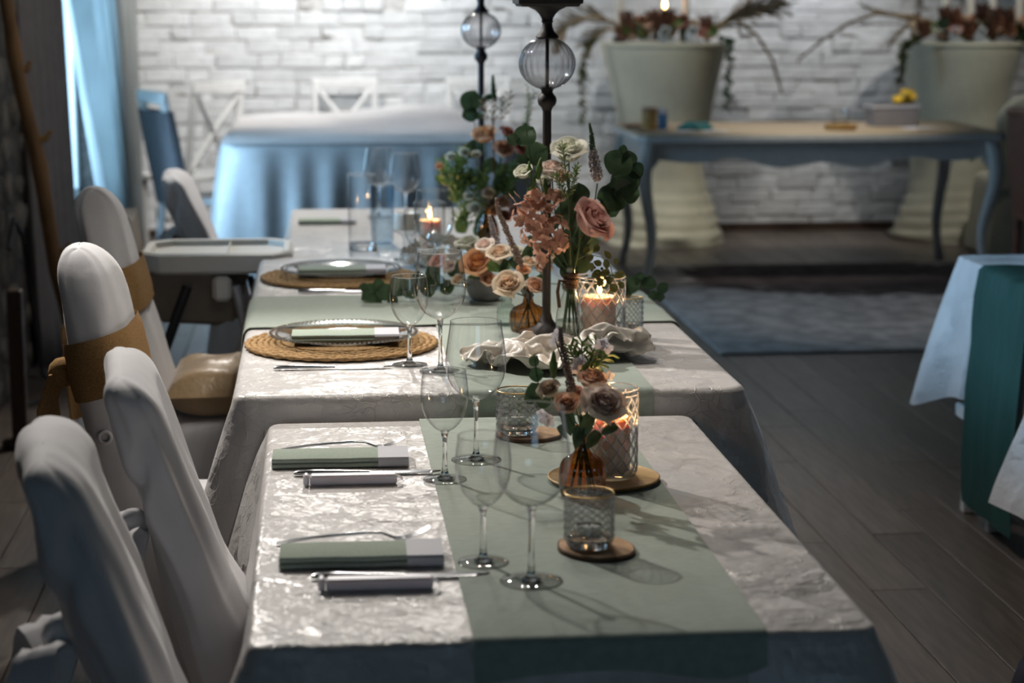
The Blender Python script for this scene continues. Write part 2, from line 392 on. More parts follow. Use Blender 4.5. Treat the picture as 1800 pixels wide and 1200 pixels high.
M['plank'] = plain('grey_brown_floor_plank', (.135, .108, .090), .36, var=.3, nscale=6, stretch=(8, .8, 1), bump=.0006, bscale=60, rnd=.22)
M['joint'] = plain('floor_joint', (.03, .025, .022), .9)
M['curtain_grey'] = plain('grey_lined_curtain', (.34, .32, .32), .9, var=.06, spec=.2)
M['bamboo'] = plain('brown_bamboo', (.34, .185, .08), .6, var=.25, nscale=14, stretch=(1, 1, .3))
M['dark_wood'] = plain('dark_brown_wood', (.05, .028, .018), .5, var=.3)
M['rattan'] = plain('red_brown_rattan', (.11, .040, .020), .5, var=.4, nscale=60, bump=.004, bscale=120)
M['taupe'] = plain('taupe_seat_fabric', (.22, .19, .16), .9, var=.08)
M['tray_white'] = plain('white_tray_plastic', (.80, .79, .74), .4, var=.02)
M['tube_grey'] = plain('grey_painted_tube', (.45, .47, .52), .4, .3, var=.05)
M['black'] = plain('black_plastic', (.012, .012, .014), .5, var=.1)
M['navy'] = plain('dark_navy_cloth', (.010, .013, .035), .8, var=.2, nscale=40)
M['paper'] = plain('white_paper', (.80, .80, .84), .8, var=.02)
M['teal'] = plain('teal_cloth', (.01, .13, .14), .6, var=.35, nscale=30)
M['yellow'] = plain('yellow_petals', (.75, .52, .05), .7, var=.25, nscale=60, rnd=.15)
M['grey_box'] = plain('grey_card_box', (.27, .26, .28), .7, var=.06)
M['silver'] = plain('silver_ornament', (.62, .66, .66), .35, .4, var=.1)
M['tan_wood'] = plain('tan_wood', (.42, .25, .08), .6, var=.2, nscale=15)
def translucent(name, col, mix=.5):
    m, nt, b = new_mat(name); nt.nodes.remove(b); L = nt.links.new
    d = N(nt, 'ShaderNodeBsdfDiffuse'); d.inputs[0].default_value = (*col, 1)
    t = N(nt, 'ShaderNodeBsdfTranslucent'); t.inputs[0].default_value = (*col, 1)
    nn = N(nt, 'ShaderNodeTexNoise'); nn.inputs['Scale'].default_value = 4; L(coords(nt), nn.inputs['Vector'])
    c = ramp(nt, nn.outputs['Fac'], [(.2, tuple(x*.85 for x in col)), (.8, col)]); L(c, d.inputs[0]); L(c, t.inputs[0])
    ms = N(nt, 'ShaderNodeMixShader'); ms.inputs[0].default_value = mix; L(d.outputs[0], ms.inputs[1]); L(t.outputs[0], ms.inputs[2])
    L(ms.outputs[0], nt.nodes['Material Output'].inputs[0]); return m
M['curtain_blue'] = translucent('pale_blue_sheer_curtain', (.62, .66, .66), .5)
def cut_ridge(name):
    m, nt, b = new_mat(name); nt.nodes.remove(b); L = nt.links.new
    tr = N(nt, 'ShaderNodeBsdfTransparent'); tr.inputs[0].default_value = (.95, .96, .96, 1)
    tl = N(nt, 'ShaderNodeBsdfTranslucent'); tl.inputs[0].default_value = (.9, .9, .9, 1)
    gl = N(nt, 'ShaderNodeBsdfGlossy'); gl.inputs['Roughness'].default_value = .15
    a = N(nt, 'ShaderNodeMixShader'); a.inputs[0].default_value = .42; L(tr.outputs[0], a.inputs[1]); L(tl.outputs[0], a.inputs[2])
    c = N(nt, 'ShaderNodeMixShader'); c.inputs[0].default_value = .22; L(a.outputs[0], c.inputs[1]); L(gl.outputs[0], c.inputs[2])
    L(c.outputs[0], nt.nodes['Material Output'].inputs[0]); return m
M['ridge'] = cut_ridge('cut_glass_ridge')
def rug_mat():
    m, nt, b = new_mat('patterned_rug'); L = nt.links.new
    v = coords(nt)
    n1 = N(nt, 'ShaderNodeTexNoise'); n1.inputs['Scale'].default_value = 1.1; n1.inputs['Detail'].default_value = 6; n1.inputs['Roughness'].default_value = .62; L(v, n1.inputs['Vector'])
    n2 = N(nt, 'ShaderNodeTexNoise'); n2.inputs['Scale'].default_value = 9; n2.inputs['Detail'].default_value = 5; L(v, n2.inputs['Vector'])
    sx = N(nt, 'ShaderNodeSeparateXYZ'); L(v, sx.inputs[0])
    # noisy dark oval off centre, lighter around it
    ab = N(nt, 'ShaderNodeVectorMath', operation='LENGTH'); mp = N(nt, 'ShaderNodeMapping'); mp.inputs['Scale'].default_value = (1.0, 1.30, 0); mp.inputs['Location'].default_value = (.40, -1.10, 0); L(v, mp.inputs[0]); L(mp.outputs[0], ab.inputs[0])
    a1 = N(nt, 'ShaderNodeMath', operation='MULTIPLY_ADD'); L(n1.outputs['Fac'], a1.inputs[0]); a1.inputs[1].default_value = .7; L(ab.outputs['Value'], a1.inputs[2])
    a2 = N(nt, 'ShaderNodeMath', operation='MULTIPLY_ADD'); L(n2.outputs['Fac'], a2.inputs[0]); a2.inputs[1].default_value = .45; L(a1.outputs[0], a2.inputs[2])
    a3 = N(nt, 'ShaderNodeMath', operation='MULTIPLY'); L(a2.outputs[0], a3.inputs[0]); a3.inputs[1].default_value = .5
    c = ramp(nt, a3.outputs[0], [(.52, (.06, .05, .055)), (.72, (.12, .10, .10)), (.78, (.52, .50, .49))])
    c2 = ramp(nt, n2.outputs['Fac'], [(.42, (.55, .55, .55)), (.6, (1, 1, 1))])
    mu = N(nt, 'ShaderNodeMix', data_type='RGBA', blend_type='MULTIPLY'); mu.inputs['Factor'].default_value = .8; L(c, mu.inputs['A']); L(c2, mu.inputs['B'])
    L(mu.outputs['Result'], b.inputs['Base Color']); b.inputs['Roughness'].default_value = .95
    b.inputs['Specular IOR Level'].default_value = .1
    return m
M['rug'] = rug_mat()
M['hung_grey'] = plain('dark_grey_blue_cloth', (.11, .11, .12), .8, var=.1)

# ================================================================ ROOM SHELL
XL, XR, YB, YF, ZC = -1.2, 5.2, 12.86, -2.4, 3.0
floor = struct('floor', mv(cbox(XR-XL+.6, YB-YF+.6, .12, .002), (XL+XR)/2, (YB+YF)/2, -.128), M['joint'], 'grey brown plank floor')
PW, PL = .155, 1.45
planks = []
ix = 0
x = XL
while x < XR:
    off = random.random()*PL; y = YF-off
    while y < YB:
        y0, y1 = max(y, YF), min(y+PL, YB)
        if y1-y0 > .05: planks.append((x+PW/2, (y0+y1)/2, y1-y0))
        y += PL
    x += PW
def plank_seen(p):
    x, y, l = p
    if y < 2.6 or y > 12.4: return 0
    px = 550+FPX*x/y
    if not -60 < px < 1860: return 0
    if -.25 < x < .85 and y < 7.4: return 0
    return 1/y
planks.sort(key=plank_seen, reverse=True)
pm = {}
rest = []
for i, (x, y, l) in enumerate(planks):
    if i < 290 and plank_seen((x, y, l)):
        key = round(l, 2)
        if key not in pm: pm[key] = mesh('plank', cbox(PW-.004, l-.004, .008, .0012), M['plank'], None)
        obj('plank', pm[key], None, floor, loc=(x, y, -.008+random.uniform(-.0006, 0)))
    else:
        rest.append(mv(cbox(PW-.004, l-.004, .008, .0012), x, y, -.0083))
obj('far_planks', join(*rest), M['plank'], floor, None, kind='stuff')

wall_back = struct('wall_back', mv(cbox(XR-XL+.8, .2, ZC+.1, .002), (XL+XR)/2, YB+.1, -.1), M['mortar'], 'white painted brick back wall')
BH, BL = .089, .27
def brick_vf(l, h, d):
    """a slightly uneven brick: 24 triangles, front face towards -Y"""
    j = lambda s=.010: random.uniform(-s, s)
    R = []
    for (yy, k) in ((0, 1.0), (-d*.55, 1.0), (-d, .93)):
        hx, hz = l/2*k - (0 if k == 1 else .004), h/2*k-(0 if k == 1 else .004)
        R.append([(sx*hx+j(), yy+(j(.003) if yy else 0), sz*hz+j(.004)) for sx, sz in ((-1, -1), (1, -1), (1, 1), (-1, 1))])
    return loft(R, False, True)
bvar = {}
for kind in ('full', 'half'):
    bvar[kind] = [mesh('brick', brick_vf((BL if kind == 'full' else BL*.5)-.007, BH-.006, random.uniform(.003, .020)), M['brick'], 25) for _ in range(9)]
bred = [mesh('brick', brick_vf(BL*.5-.012, BH-.012, .010), M['brick_red'], 25) for _ in range(2)]
def brick_hidden(x, z):
    if -.55 < x < 1.1 and z < .72: return True
    if 1.85 < x < 2.45 and z < 1.1: return True
    if x > 3.75 and z < 1.1: return True
    return False
bl = []
row = 0
z = BH/2
while z < ZC:
    x = XL+(-.5 if row % 2 else 0)*BL+random.uniform(-.05, .05)
    while x < XR:
        half = random.random() < .28
        l = BL*.5 if half else BL
        bl.append((x+l/2, z+random.uniform(-.004, .004), half)); x += l
    z += BH; row += 1
bl.sort(key=lambda b: (brick_hidden(b[0], b[1]) or b[1] > 1.62 or b[0] > 4.75, b[1] > 1.66, b[2]))
rest = []
for i, (x, z, half) in enumerate(bl):
    if i < 296:
        me = random.choice(bred) if (half and random.random() < .05) else random.choice(bvar['half' if half else 'full'])
        o = obj('brick', me, None, wall_back, loc=(x, YB+.002, z)); o.rotation_euler = (0, random.uniform(-.012, .012), 0)
    elif not (half and random.random() < .10):
        rest.append(mv(brick_vf((BL*.5 if half else BL)-.010, BH-.009, random.uniform(.012, .03)), x, YB+.002, z))
obj('more_bricks', join(*rest), M['brick'], wall_back, 25, kind='stuff')

# left wall: piers and bands around two window openings (the second added, unseen), rubble faced
W1, W2 = WINDOWS
segs = []
def wseg(y0, y1, z0, z1): segs.append(mv(cbox(.22, y1-y0, z1-z0, .002), XL-.11, (y0+y1)/2, z0))
wseg(YF, W2[0], 0, ZC); wseg(W2[1], W1[0], 0, ZC); wseg(W1[1], YB+.2, 0, ZC)
for (a, b, c, d) in WINDOWS: wseg(a, b, 0, c); wseg(a, b, d, ZC)
wall_left = struct('wall_left', join(*segs), M['stone_mortar'], 'dark rubble stone left wall with windows')
def stone_vf():
    l, h, d = random.uniform(.14, .27), random.uniform(.09, .15), random.uniform(.008, .026)
    n = 9; R = []
    ph = [random.uniform(.82, 1.1) for _ in range(n)]
    for (xx, k) in ((0, 1), (d*.6, .95), (d, .66)):
        R.append([(xx+random.uniform(-.004, .004), l/2*k*ph[q]*math.cos(2*PI*q/n), h/2*k*ph[q]*math.sin(2*PI*q/n)) for q in range(n)])
    return loft(R, False, True)
sm = [mesh('stone', stone_vf(), M['stone'], 60) for _ in range(12)]
z = .07
while z < 1.85:
    y = 7.42+random.uniform(0, .1)
    while y < 9.0:
        obj('stone', random.choice(sm), None, wall_left, loc=(XL-.004, y, z+random.uniform(-.02, .02)))
        y += random.uniform(.21, .27)
    z += .145
for i, (a, b, c, d) in enumerate(WINDOWS):  # second pass frames the added, unseen opening
    wf = struct('window_%d' % (i+1), join(*[mv(cbox(.06, sy, sz, .004), XL-.10, cy, z0) for (cy, sy, z0, sz) in
        ((a+.035, .07, c, d-c), (b-.035, .07, c, d-c), ((a+b)/2, .06, c, d-c), ((a+b)/2, b-a, c, .07), ((a+b)/2, b-a, d-.07, .07), ((a+b)/2, b-a, (c+d)/2+.2, .05))]), M['white_paint'], 'white framed window in the left wall')
    obj('window_pane', mv(cbox(.004, b-a-.1, d-c-.1, .001), XL-.10, (a+b)/2, c+.05), thin_glass('window_glass_%d' % i, (.96, .97, .98)), wf, None)
    obj('window_sill', mv(cbox(.26, b-a, .03, .006), XL-.08, (a+b)/2, c-.03), M['white_paint'], wf, None)
struct('wall_right', mv(cbox(.2, YB-YF+.4, ZC, .002), XR+.1, (YB+YF)/2, 0), M['plaster'])
struct('wall_front', join(mv(cbox(.8+.4, .2, ZC, .002), XL-.2+.6, YF-.1, 0), mv(cbox(XR-1.6+.2, .2, ZC, .002), (XR+1.6)/2+.1, YF-.1, 0), mv(cbox(2.0, .2, 1.05, .002), .6, YF-.1, 0), mv(cbox(2.0, .2, .65, .002), .6, YF-.1, 2.35)), M['plaster'])
wf = struct('window_3', join(*[mv(cbox(sx, .06, sz, .004), cx, YF-.1, z0) for cx, sx, z0, sz in ((-.37, .06, 1.05, 1.3), (1.57, .06, 1.05, 1.3), (.6, .06, 1.05, 1.3), (.6, 2.0, 1.05, .06), (.6, 2.0, 2.29, .06))]), M['white_paint'], 'window in the wall behind the viewpoint')  # unseen frame, put in for the rear fill lamp
obj('window_pane', mv(cbox(1.9, .004, 1.2, .001), .6, YF-.1, 1.1), thin_glass('window_glass_rear', (.96, .97, .98)), wf, None)
struct('ceiling', mv(cbox(XR-XL+.8, YB-YF+.6, .1, .002), (XL+XR)/2, (YB+YF)/2, ZC), M['ceiling'])
struct('baseboard_back', mv(cbox(XR-XL, .02, .055, .004), (XL+XR)/2, YB-.045, 0), M['dark_wood'])

# ================================================================ CLOTHS AND TABLES
def cloth_vf(x0, x1, y0, y1, z, drop, edge=.012, flare=.05, fold=.012, freq=9, corner=.10, cz=.25, rc=.03, K=14, ns=.02, dropf=None, seed=0, flare_f=None):
    cx, cy, hx, hy = (x0+x1)/2, (y0+y1)/2, (x1-x0)/2, (y1-y0)/2
    P = rpath(hx, hy, rc, ns)
    rings = []
    def corner_w(p):
        d = min(math.hypot(abs(p[0])-hx, abs(p[1])-hy), 9); return math.exp(-(d/.11)**2)
    for k in range(K+5):
        ring = []
        for i, (p, n) in enumerate(P):
            if k <= 4:
                a = k/4*PI/2; out = edge*math.sin(a)-edge; dn = edge*(1-math.cos(a))
                t = 0
            else:
                t = (k-4)/K; c = corner_w(p)
                L = (drop if not dropf else dropf(p[0]+cx, p[1]+cy))*(1+cz*c)
                s = (p[0]+p[1]*1.0) if abs(n[0]) < .5 else (p[1]-p[0])
                wv = math.sin(freq*s+seed*1.7+1.5*nz(s, seed, 3, 2))*.6+nz(s*5, t*1.5, seed)*.8
                out = flare*t+corner*c*t**.85+fold*wv*t**.7
                if flare_f: out *= flare_f(p[0]+cx, p[1]+cy)
                dn = edge+(L-edge)*t
            ring.append((cx+p[0]+n[0]*out, cy+p[1]+n[1]*out, z-dn))
        rings.append(ring)
    V, F = loft(rings, True, False)
    F = [tuple(reversed(f)) for f in F]
    return V, F
def base_table(x0, x1, y0, y1, z, label, mat='white_paint', leg=.045, group=None):
    t = thing('banquet_table', label, 'table', ((x0+x1)/2, (y0+y1)/2, 0), 0, group)
    w_, d_ = x1-x0-.03, y1-y0-.03
    obj('tabletop', cbox(w_, d_, .025, .004, z-.029), M[mat], t, None)
    obj('apron', join(*[cbox(a, b, .07, .003, z-.10, c, d) for a, b, c, d in ((w_-.12, .02, 0, d_/2-.06), (w_-.12, .02, 0, -d_/2+.06), (.02, d_-.12, w_/2-.06, 0), (.02, d_-.12, -w_/2+.06, 0))]), M[mat], t, None)
    for sx in (-1, 1):
        for sy in (-1, 1):
            obj('leg', cbox(leg, leg, z-.03, .004, 0, sx*(w_/2-.06), sy*(d_/2-.06)), M[mat], t, None)
    return t
ZT1, ZT2, ZT3, ZTR = .735, .780, .745, .76
T1 = (-.10, .722, 2.422, 3.765); T2 = (-.17, .845, 3.792, 5.86); T3 = (-.095, .86, 5.93, 7.50)
base_table(*[T1[0]+.02, T1[1]-.02, T1[2]+.02, T1[3]-.03], ZT1-.001, 'nearest low dining table hidden under crushed ivory cloth')
base_table(*[T2[0]+.02, T2[1]-.02, T2[2]+.02, T2[3]-.02], ZT2-.001, 'middle higher dining table hidden under crushed ivory cloth')
base_table(*[T3[0]+.02, T3[1]-.02, T3[2]+.02, T3[3]-.02], ZT3-.001, 'farthest dining table of the row hidden under dull ivory cloth')
def drop1(x, y): return .36
tc1 = obj('tablecloth', cloth_vf(*T1, ZT1, .36, flare=.035, fold=.012, corner=.10, dropf=lambda x, y: .255 if y < 3.755 else .04, seed=1), M['taffeta'], None, 60)
tag(tc1, 'crushed ivory cloth on the nearest low table with two napkin settings', 'tablecloth', 'ivory tablecloths on the dining row')
tc2 = obj('tablecloth', cloth_vf(*T2, ZT2, .33, edge=.018, flare=.05, fold=.018, corner=.10, rc=.045, cz=.35, flare_f=lambda x, y: (.0 if (y < 3.80 and -.08 < x < .72) else 1), seed=2), M['taffeta'], None, 60)
tag(tc2, 'crushed ivory cloth on the middle table with two woven placemats', 'tablecloth', 'ivory tablecloths on the dining row')
tc3 = obj('tablecloth', cloth_vf(*T3, ZT3, .30, flare=.03, fold=.012, corner=.07, seed=3), M['taffeta'], None, 60)
tag(tc3, 'dull ivory cloth on the farthest table of the row under the tall cylinder vase', 'tablecloth', 'ivory tablecloths on the dining row')

def strip(pts, wdir, half, t=.0018, wave=0, n=7, seed=0):
    """a thin cloth strip following pts (centre line) with the given width direction"""
    pts = [Vector(p) for p in pts]; wd = Vector(wdir).normalized(); R = []
    for i, p in enumerate(pts):
        d = (pts[min(i+1, len(pts)-1)]-pts[max(0, i-1)]).normalized(); nrm = wd.cross(d).normalized()
        top, bot = [], []
        for k in range(n+1):
            s = -1+2*k/n
            q = p+wd*half*s+nrm*(wave*nz(s*3, i*.6, seed))
            top.append(q+nrm*t/2); bot.append(q-nrm*t/2)
        R.append(top+bot[::-1])
    return loft(R)
def curve_over(z, y_in, y_edge, drop, r=.014, sgn=-1, lift=.0025):
    """profile (along, z) running inwards -> edge -> hanging"""
    P = [(y_in+(y_edge-y_in)*k/14, z+lift) for k in range(14)]
    for k in range(6):
        a = PI/2*k/5; P.append((y_edge+sgn*((r+lift)*math.sin(a)-r), z-r+(r+lift)*math.cos(a)))
    for k in range(1, 9): P.append((y_edge+sgn*(lift+.0035*k), z-r-drop*k/8))
    return P
def runner(name, pts, wd, half, mat, label, **k):
    return tag(obj(name, strip(pts, wd, half, **k), M[mat], None, 50), label, 'table runner')
pr = curve_over(ZT1, 3.74, T1[2], .33, r=.012)
runner('table_runner', [(.380, y, z) for y, z in [(3.766, ZT1-.03), (3.766, ZT1-.008), (3.757, ZT1+.0025)]+pr], (1, 0, 0), .190, 'runner', 'pale sage runner along the nearest table hanging dark over its front', seed=4)
pr = curve_over(ZT2, 5.80, T2[2], .16, r=.018, lift=.003)
runner('table_runner', [(.462, y, z) for y, z in pr], (1, 0, 0), .190, 'runner', 'sage runner lengthwise on the middle table under the crumpled satin', seed=5)
pr = curve_over(ZT2, .35, T2[0], .26, r=.018, lift=.0055)
pl = [(x_, 4.81, z_) for x_, z_ in pr]
pr2 = curve_over(ZT2, .35, T2[1], .18, r=.018, sgn=1, lift=.0055)
runner('table_runner', [(x_, 4.81, z_) for x_, z_ in pr2][::-1]+pl[1:], (0, 1, 0), .235, 'runner', 'sage runner laid crosswise between the two placemats of the middle table', seed=6, wave=.003)

# right-hand table with its long side towards the aisle
TR = (1.935, 2.85, 3.40, 5.86)
base_table(TR[0]+.03, TR[1]-.03, TR[2]+.03, TR[3]-.03, ZTR-.001, 'side dining table at right edge under blue lit ivory cloth', leg=.055)
def dropr(x, y):
    return .36
tcr = obj('tablecloth', cloth_vf(*TR, ZTR, .40, edge=.010, flare=.055, fold=.022, freq=7, corner=.075, cz=.16, seed=8, dropf=lambda x, y: .52 if (x < 2 and y < 5.12) else .40, flare_f=lambda x, y: (.30 if (x < 2 and 5.14 < y < 5.62) else (3.2*min(1, (5.14-y)/.25) if x < 2 and 4.3 < y <= 5.14 else 1))), M['taffeta_blue'], None, 60)
tag(tcr, 'ivory cloth with green runner on the side table at right edge', 'tablecloth')
pr = curve_over(ZTR, 2.6, TR[0], .66, r=.010, lift=.004)
pts0 = [(x_-(.03 if z_ < ZTR-.2 else 0), 5.40, z_) for x_, z_ in pr]
hang = [(TR[0]-.016, 5.38, ZTR-.008)]+[(TR[0]-.022-.022*min(1, k/6), 5.38, ZTR-.02-.068*k) for k in range(1, 11)]
top = [(2.6-(2.6-TR[0])*k/10, 5.38, ZTR+.004) for k in range(11)]
runner('green_runner', top+hang, (0, 1, 0), .215, 'runner_dark', 'dark bottle green runner hanging almost to the floor from right table', n=24, wave=.007, seed=9)
# low white bench tucked under that table
t = thing('low_bench', 'low white bench with one pale leg tucked under the right table', 'bench', (2.055, 5.57, 0))
obj('seat', cbox(.30, .30, .045, .006, .290, 0, 0), M['white_paint'], t, None)
for sx in (-1, 1):
    for sy in (-1, 1): obj('leg', cbox(.038, .038, .290, .004, 0, sx*.110, sy*.110), M['white_paint'], t, None)

# ================================================================ COVERED CHAIRS
def se(a, p): c = math.cos(a); return math.copysign(abs(c)**p, c)
def cover_back(x_of, top, tx, wy, z0=.40, p=.5, roundness=1.0, seed=0, wr=.004, bulge=0, n=44, K=34, shoulder=.07, hood=0):
    R = []
    for k in range(K+1):
        t = k/K; z = z0+(top-z0)*math.sin(PI/2*t)
        e = max(0, (z-(top-shoulder))/shoulder); sh = max(0, 1-e**2.6)**.5 if e > 0 else 1
        ring = []
        for q in range(n):
            a = 2*PI*q/n; c, s = se(a, p), se(a-PI/2, p)
            X = tx(z)*c*max(.03, sh); Y = wy(z)*s*((1-roundness)+roundness*max(.05, sh) if e > 0 else 1)
            d = max(.25, sh)*wr*nz(a*1.3, z*7, seed)+wr*1.2*nz(a*2.2+z*4, z*2, seed+5)
            if bulge and c > 0: d += bulge*math.exp(-((z-.50)/.07)**2)*max(0, c)*(.4+.6*math.sin(PI*(s+1)/2.2))
            if hood:
                near = max(0, -s-.35)/.65
                d += hood*1.1*math.exp(-((z-.79)/.085)**2)*max(0, -c)**.7*near
                d -= hood*.75*near*math.exp(-((tx(z)*c-(-.052+.42*(z-.74)))/.011)**2)*(1 if .66 < z < .90 else 0)*math.sin(PI*min(1, max(0, (z-.66)/.24)))
            zz = z - .028*(s*s)*e*roundness
            ring.append((x_of(z)+X+d*c, Y+d*s, zz))
        R.append(ring)
    return loft(R, False, True)
def cover_skirt(seed, hx=.215, hy=.20, top=.47):
    R = []
    P = rpath(hx, hy, .05, .025)
    for k in range(16):
        ring = []
        t = 0 if k < 3 else (k-2)/13
        for i, (p, n) in enumerate(P):
            if k < 3: o = -.03+.03*math.sin(PI/4*k); z = top-.03*(1-math.cos(PI/4*k))
            else:
                s = p[0]-p[1] if abs(n[0]) > .5 else p[0]+p[1]
                o = .045*t+.018*t*math.sin(26*s+seed)+.02*t*nz(s*4, t, seed); z = (top-.03)*(1-t)+.012
            ring.append((p[0]+n[0]*o, p[1]+n[1]*o, z))
        R.append(ring)
    return loft(R, True, False)
def bow(seed, x, z, mat, parent, name='tie_bow', y=.05, s=1.0):
    """knot with two hanging tails at the back of the chair"""
    vf = [ball(.022*s, 10, 6, (x-.015, y, z))]
    for sg, ln in ((-1, .24), (1, .19)):
        pts = [(x-.02, y+sg*.01, z), (x-.05, y+sg*.035, z-.04*s), (x-.055, y+sg*.05, z-.10*s), (x-.045, y+sg*.055, z-ln*s)]
        vf.append(strip(pts, (.35, 1, 0), .022*s, .004, wave=.006, n=4, seed=seed+sg))
        loop = [(x-.02-.03*s*math.sin(PI*k/8), y+sg*(.01+.075*s*math.sin(PI*k/8)), z-.02*s+.038*s*math.sin(2*PI*k/8)-.03*s*math.sin(PI*k/8)) for k in range(9)]
        vf.append(strip(loop, (1, .2*sg, .25), .026*s, .004, wave=.008, n=5, seed=seed+sg*3))
    obj(name, join(*vf), mat, parent, 60)
def chair_low(label, loc, rz, seed, bulge=0, top=.962, lean=.30):
    t = thing('covered_chair', label, 'chair', loc, rz, 'cloth covered chairs along the table row')
    xo = lambda z: -.185-lean*(z-.45)*(.75+.5*(z-.45))
    obj('backrest_cover', cover_back(xo, top, lambda z: .044+.012*(1-(z-.4)/.5), lambda z: .205-.02*max(0, z-.7), seed=seed, wr=.010, bulge=bulge, p=.55, roundness=.30, shoulder=.055, n=96, K=44, hood=.032), M['chair_cloth'], t, 60)
    obj('seat_cover', cover_skirt(seed), M['chair_cloth'], t, 60)
    bow(seed, xo(.70)-.060, .71, M['chair_cloth'], t, y=-.10, s=1.15)
    return t
def chair_tall(label, loc, rz, seed, top=.965):
    t = thing('covered_chair', label, 'chair', loc, rz, 'cloth covered chairs along the table row')
    xo = lambda z: -.20-.21*(z-.45)
    tx = lambda z: .062+.02*max(0, (.75-z)/.3); wy = lambda z: .20-.10*max(0, (z-.72)/.25)**1.5
    obj('backrest_cover', cover_back(xo, top, tx, wy, seed=seed, wr=.006, p=.62, roundness=.40, shoulder=.10), M['chair_cloth'], t, 60)
    obj('seat_cover', cover_skirt(seed, .22, .21), M['chair_cloth'], t, 60)
    R = []
    for k in range(9):
        z = .735+.115*k/8; ring = []
        for q in range(44):
            a = 2*PI*q/44; c, s = se(a, .62), se(a-PI/2, .62); b = .007+.003*math.sin(PI*k/8)+.003*nz(a*2, k*.4, seed)
            ring.append((xo(z)+(tx(z)+b)*c, (wy(z)+b)*s, z+.018*c))
        R.append(ring)
    sv = loft(R, False, False)
    obj('burlap_sash', sv, M['burlap'], t, 60, label='brown burlap sash band')
    x = xo(.77)-.085
    vf = [ball(.032, 10, 6, (x, -.09, .77))]
    for sg in (-1, 1):
        vf.append(strip([(x-.01, -.09+sg*.01, .77), (x-.035, -.09+sg*.03, .70), (x-.03, -.09+sg*.045, .60), (x-.02, -.09+sg*.05, .47)], (.5, 1, 0), .03, .005, wave=.012, n=5, seed=seed+sg))
    obj('sash_tie', join(*vf), M['burlap'], t, 60, label='brown burlap knot with two hanging tails')
    # ring grommet on the cover
    obj('eyelet', xf(torus(.012, .004, 20, 8), Matrix.Translation((xo(.66)-.01, -wy(.66)-.004, .655)) @ Matrix.Rotation(PI/2, 4, 'X')), M['chair_cloth'], t, 60)
    return t
chair_low('plain white covered chair nearest, at the nearest setting', (-.035, 2.72, 0), .10, 1, bulge=.01)
chair_low('plain white covered chair beside the second napkin setting', (.015, 3.27, 0), .09, 2, bulge=.035)
chair_tall('white covered chair with burlap sash and hanging tails by first placemat', (-.175, 4.22, 0), -.04, 3, top=1.03)
chair_tall('white covered chair with burlap sash holding the golden cushion', (-.245, 5.22, 0), -.02, 4, top=1.055)
chair_low('plain cream covered chair behind the high chair tray', (-.16, 7.18, 0), .0, 5, top=.925, lean=.36)

# golden cushion on the seat
def cushion_vf(lx, ly, h, seed):
    V, F = [], []; n = 16
    for side in (1, -1):
        for i in range(n+1):
            for j in range(n+1):
                u, v = -1+2*i/n, -1+2*j/n
                b = max(0, (1-u**4)*(1-v**4))**.5
                q = 1-.09*(1-abs(u*v)**.5)*(abs(u)**6+abs(v)**6)
                V.append((lx/2*u*q, ly/2*v*q, h/2*side*b*(1+.25*nz(u*2, v*2, seed))))
    m = (n+1)**2
    for i in range(n):
        for j in range(n):
            a = i*(n+1)+j; f = (a, a+n+1, a+n+2, a+1)
            F.append(f); F.append(tuple(q+m for q in reversed(f)))
    return V, F
cu = obj('cushion', cushion_vf(.36, .40, .13, 3), M['gold_cushion'], None, 180, loc=(-.215, 5.20, .535))
tag(cu, 'shiny golden brown cushion lying on a white chair seat', 'cushion')

# ================================================================ HIGH CHAIR
t = thing('high_chair', 'baby high chair with white tray and taupe seat by the table corner', 'high chair', (-.40, 6.0, 0))
obj('tray', join(loft([rrect(.205, .17, .05, .735), rrect(.222, .185, .06, .745), rrect(.222, .185, .06, .792), rrect(.212, .175, .055, .798), rrect(.195, .158, .05, .796), rrect(.190, .153, .05, .780)], True, True), cbox(.004, .30, .014, .001, .779, .03, 0)), mat=M['tray_white'], parent=t, smooth=30).location = (.105, 0, 0)
def arc_seat():
    R = []
    for k in range(13):
        y = -.13+.26*k/12
        prof = [(-.18, .88), (-.145, .88), (-.12, .70), (-.05, .625), (.10, .61), (.16, .625), (.17, .59), (.10, .565), (-.06, .575), (-.15, .65)]
        R.append([(x, y, z+.02*abs(y/.13)**3) for x, z in prof])
    return loft(R)
obj('seat', arc_seat(), M['taupe'], t, 50)
for s in (-.14, .14): obj('seat_wing', mv(prism([(-.12, .60), (.15, .59), (.19, .69), (.10, .735), (-.14, .735)], .012), 0, s, 0), M['taupe'], t, None)
for sy in (-1, 1):
    obj('leg', tube([(.16, sy*.17, .70), (.30, sy*.20, .02)], .014, 10), M['tube_grey'], t, 60)
    obj('leg', tube([(.02, sy*.17, .70), (-.24, sy*.21, .02)], .014, 10), M['black'], t, 60)
    obj('hinge', mv(cbox(.055, .03, .075, .012), .12, sy*.17, .655), M['tray_white'], t, None)
obj('rear_strut', tube([(.20, -.1, .72), (.34, -.12, .02)], .010, 8), M['black'], t, 60)

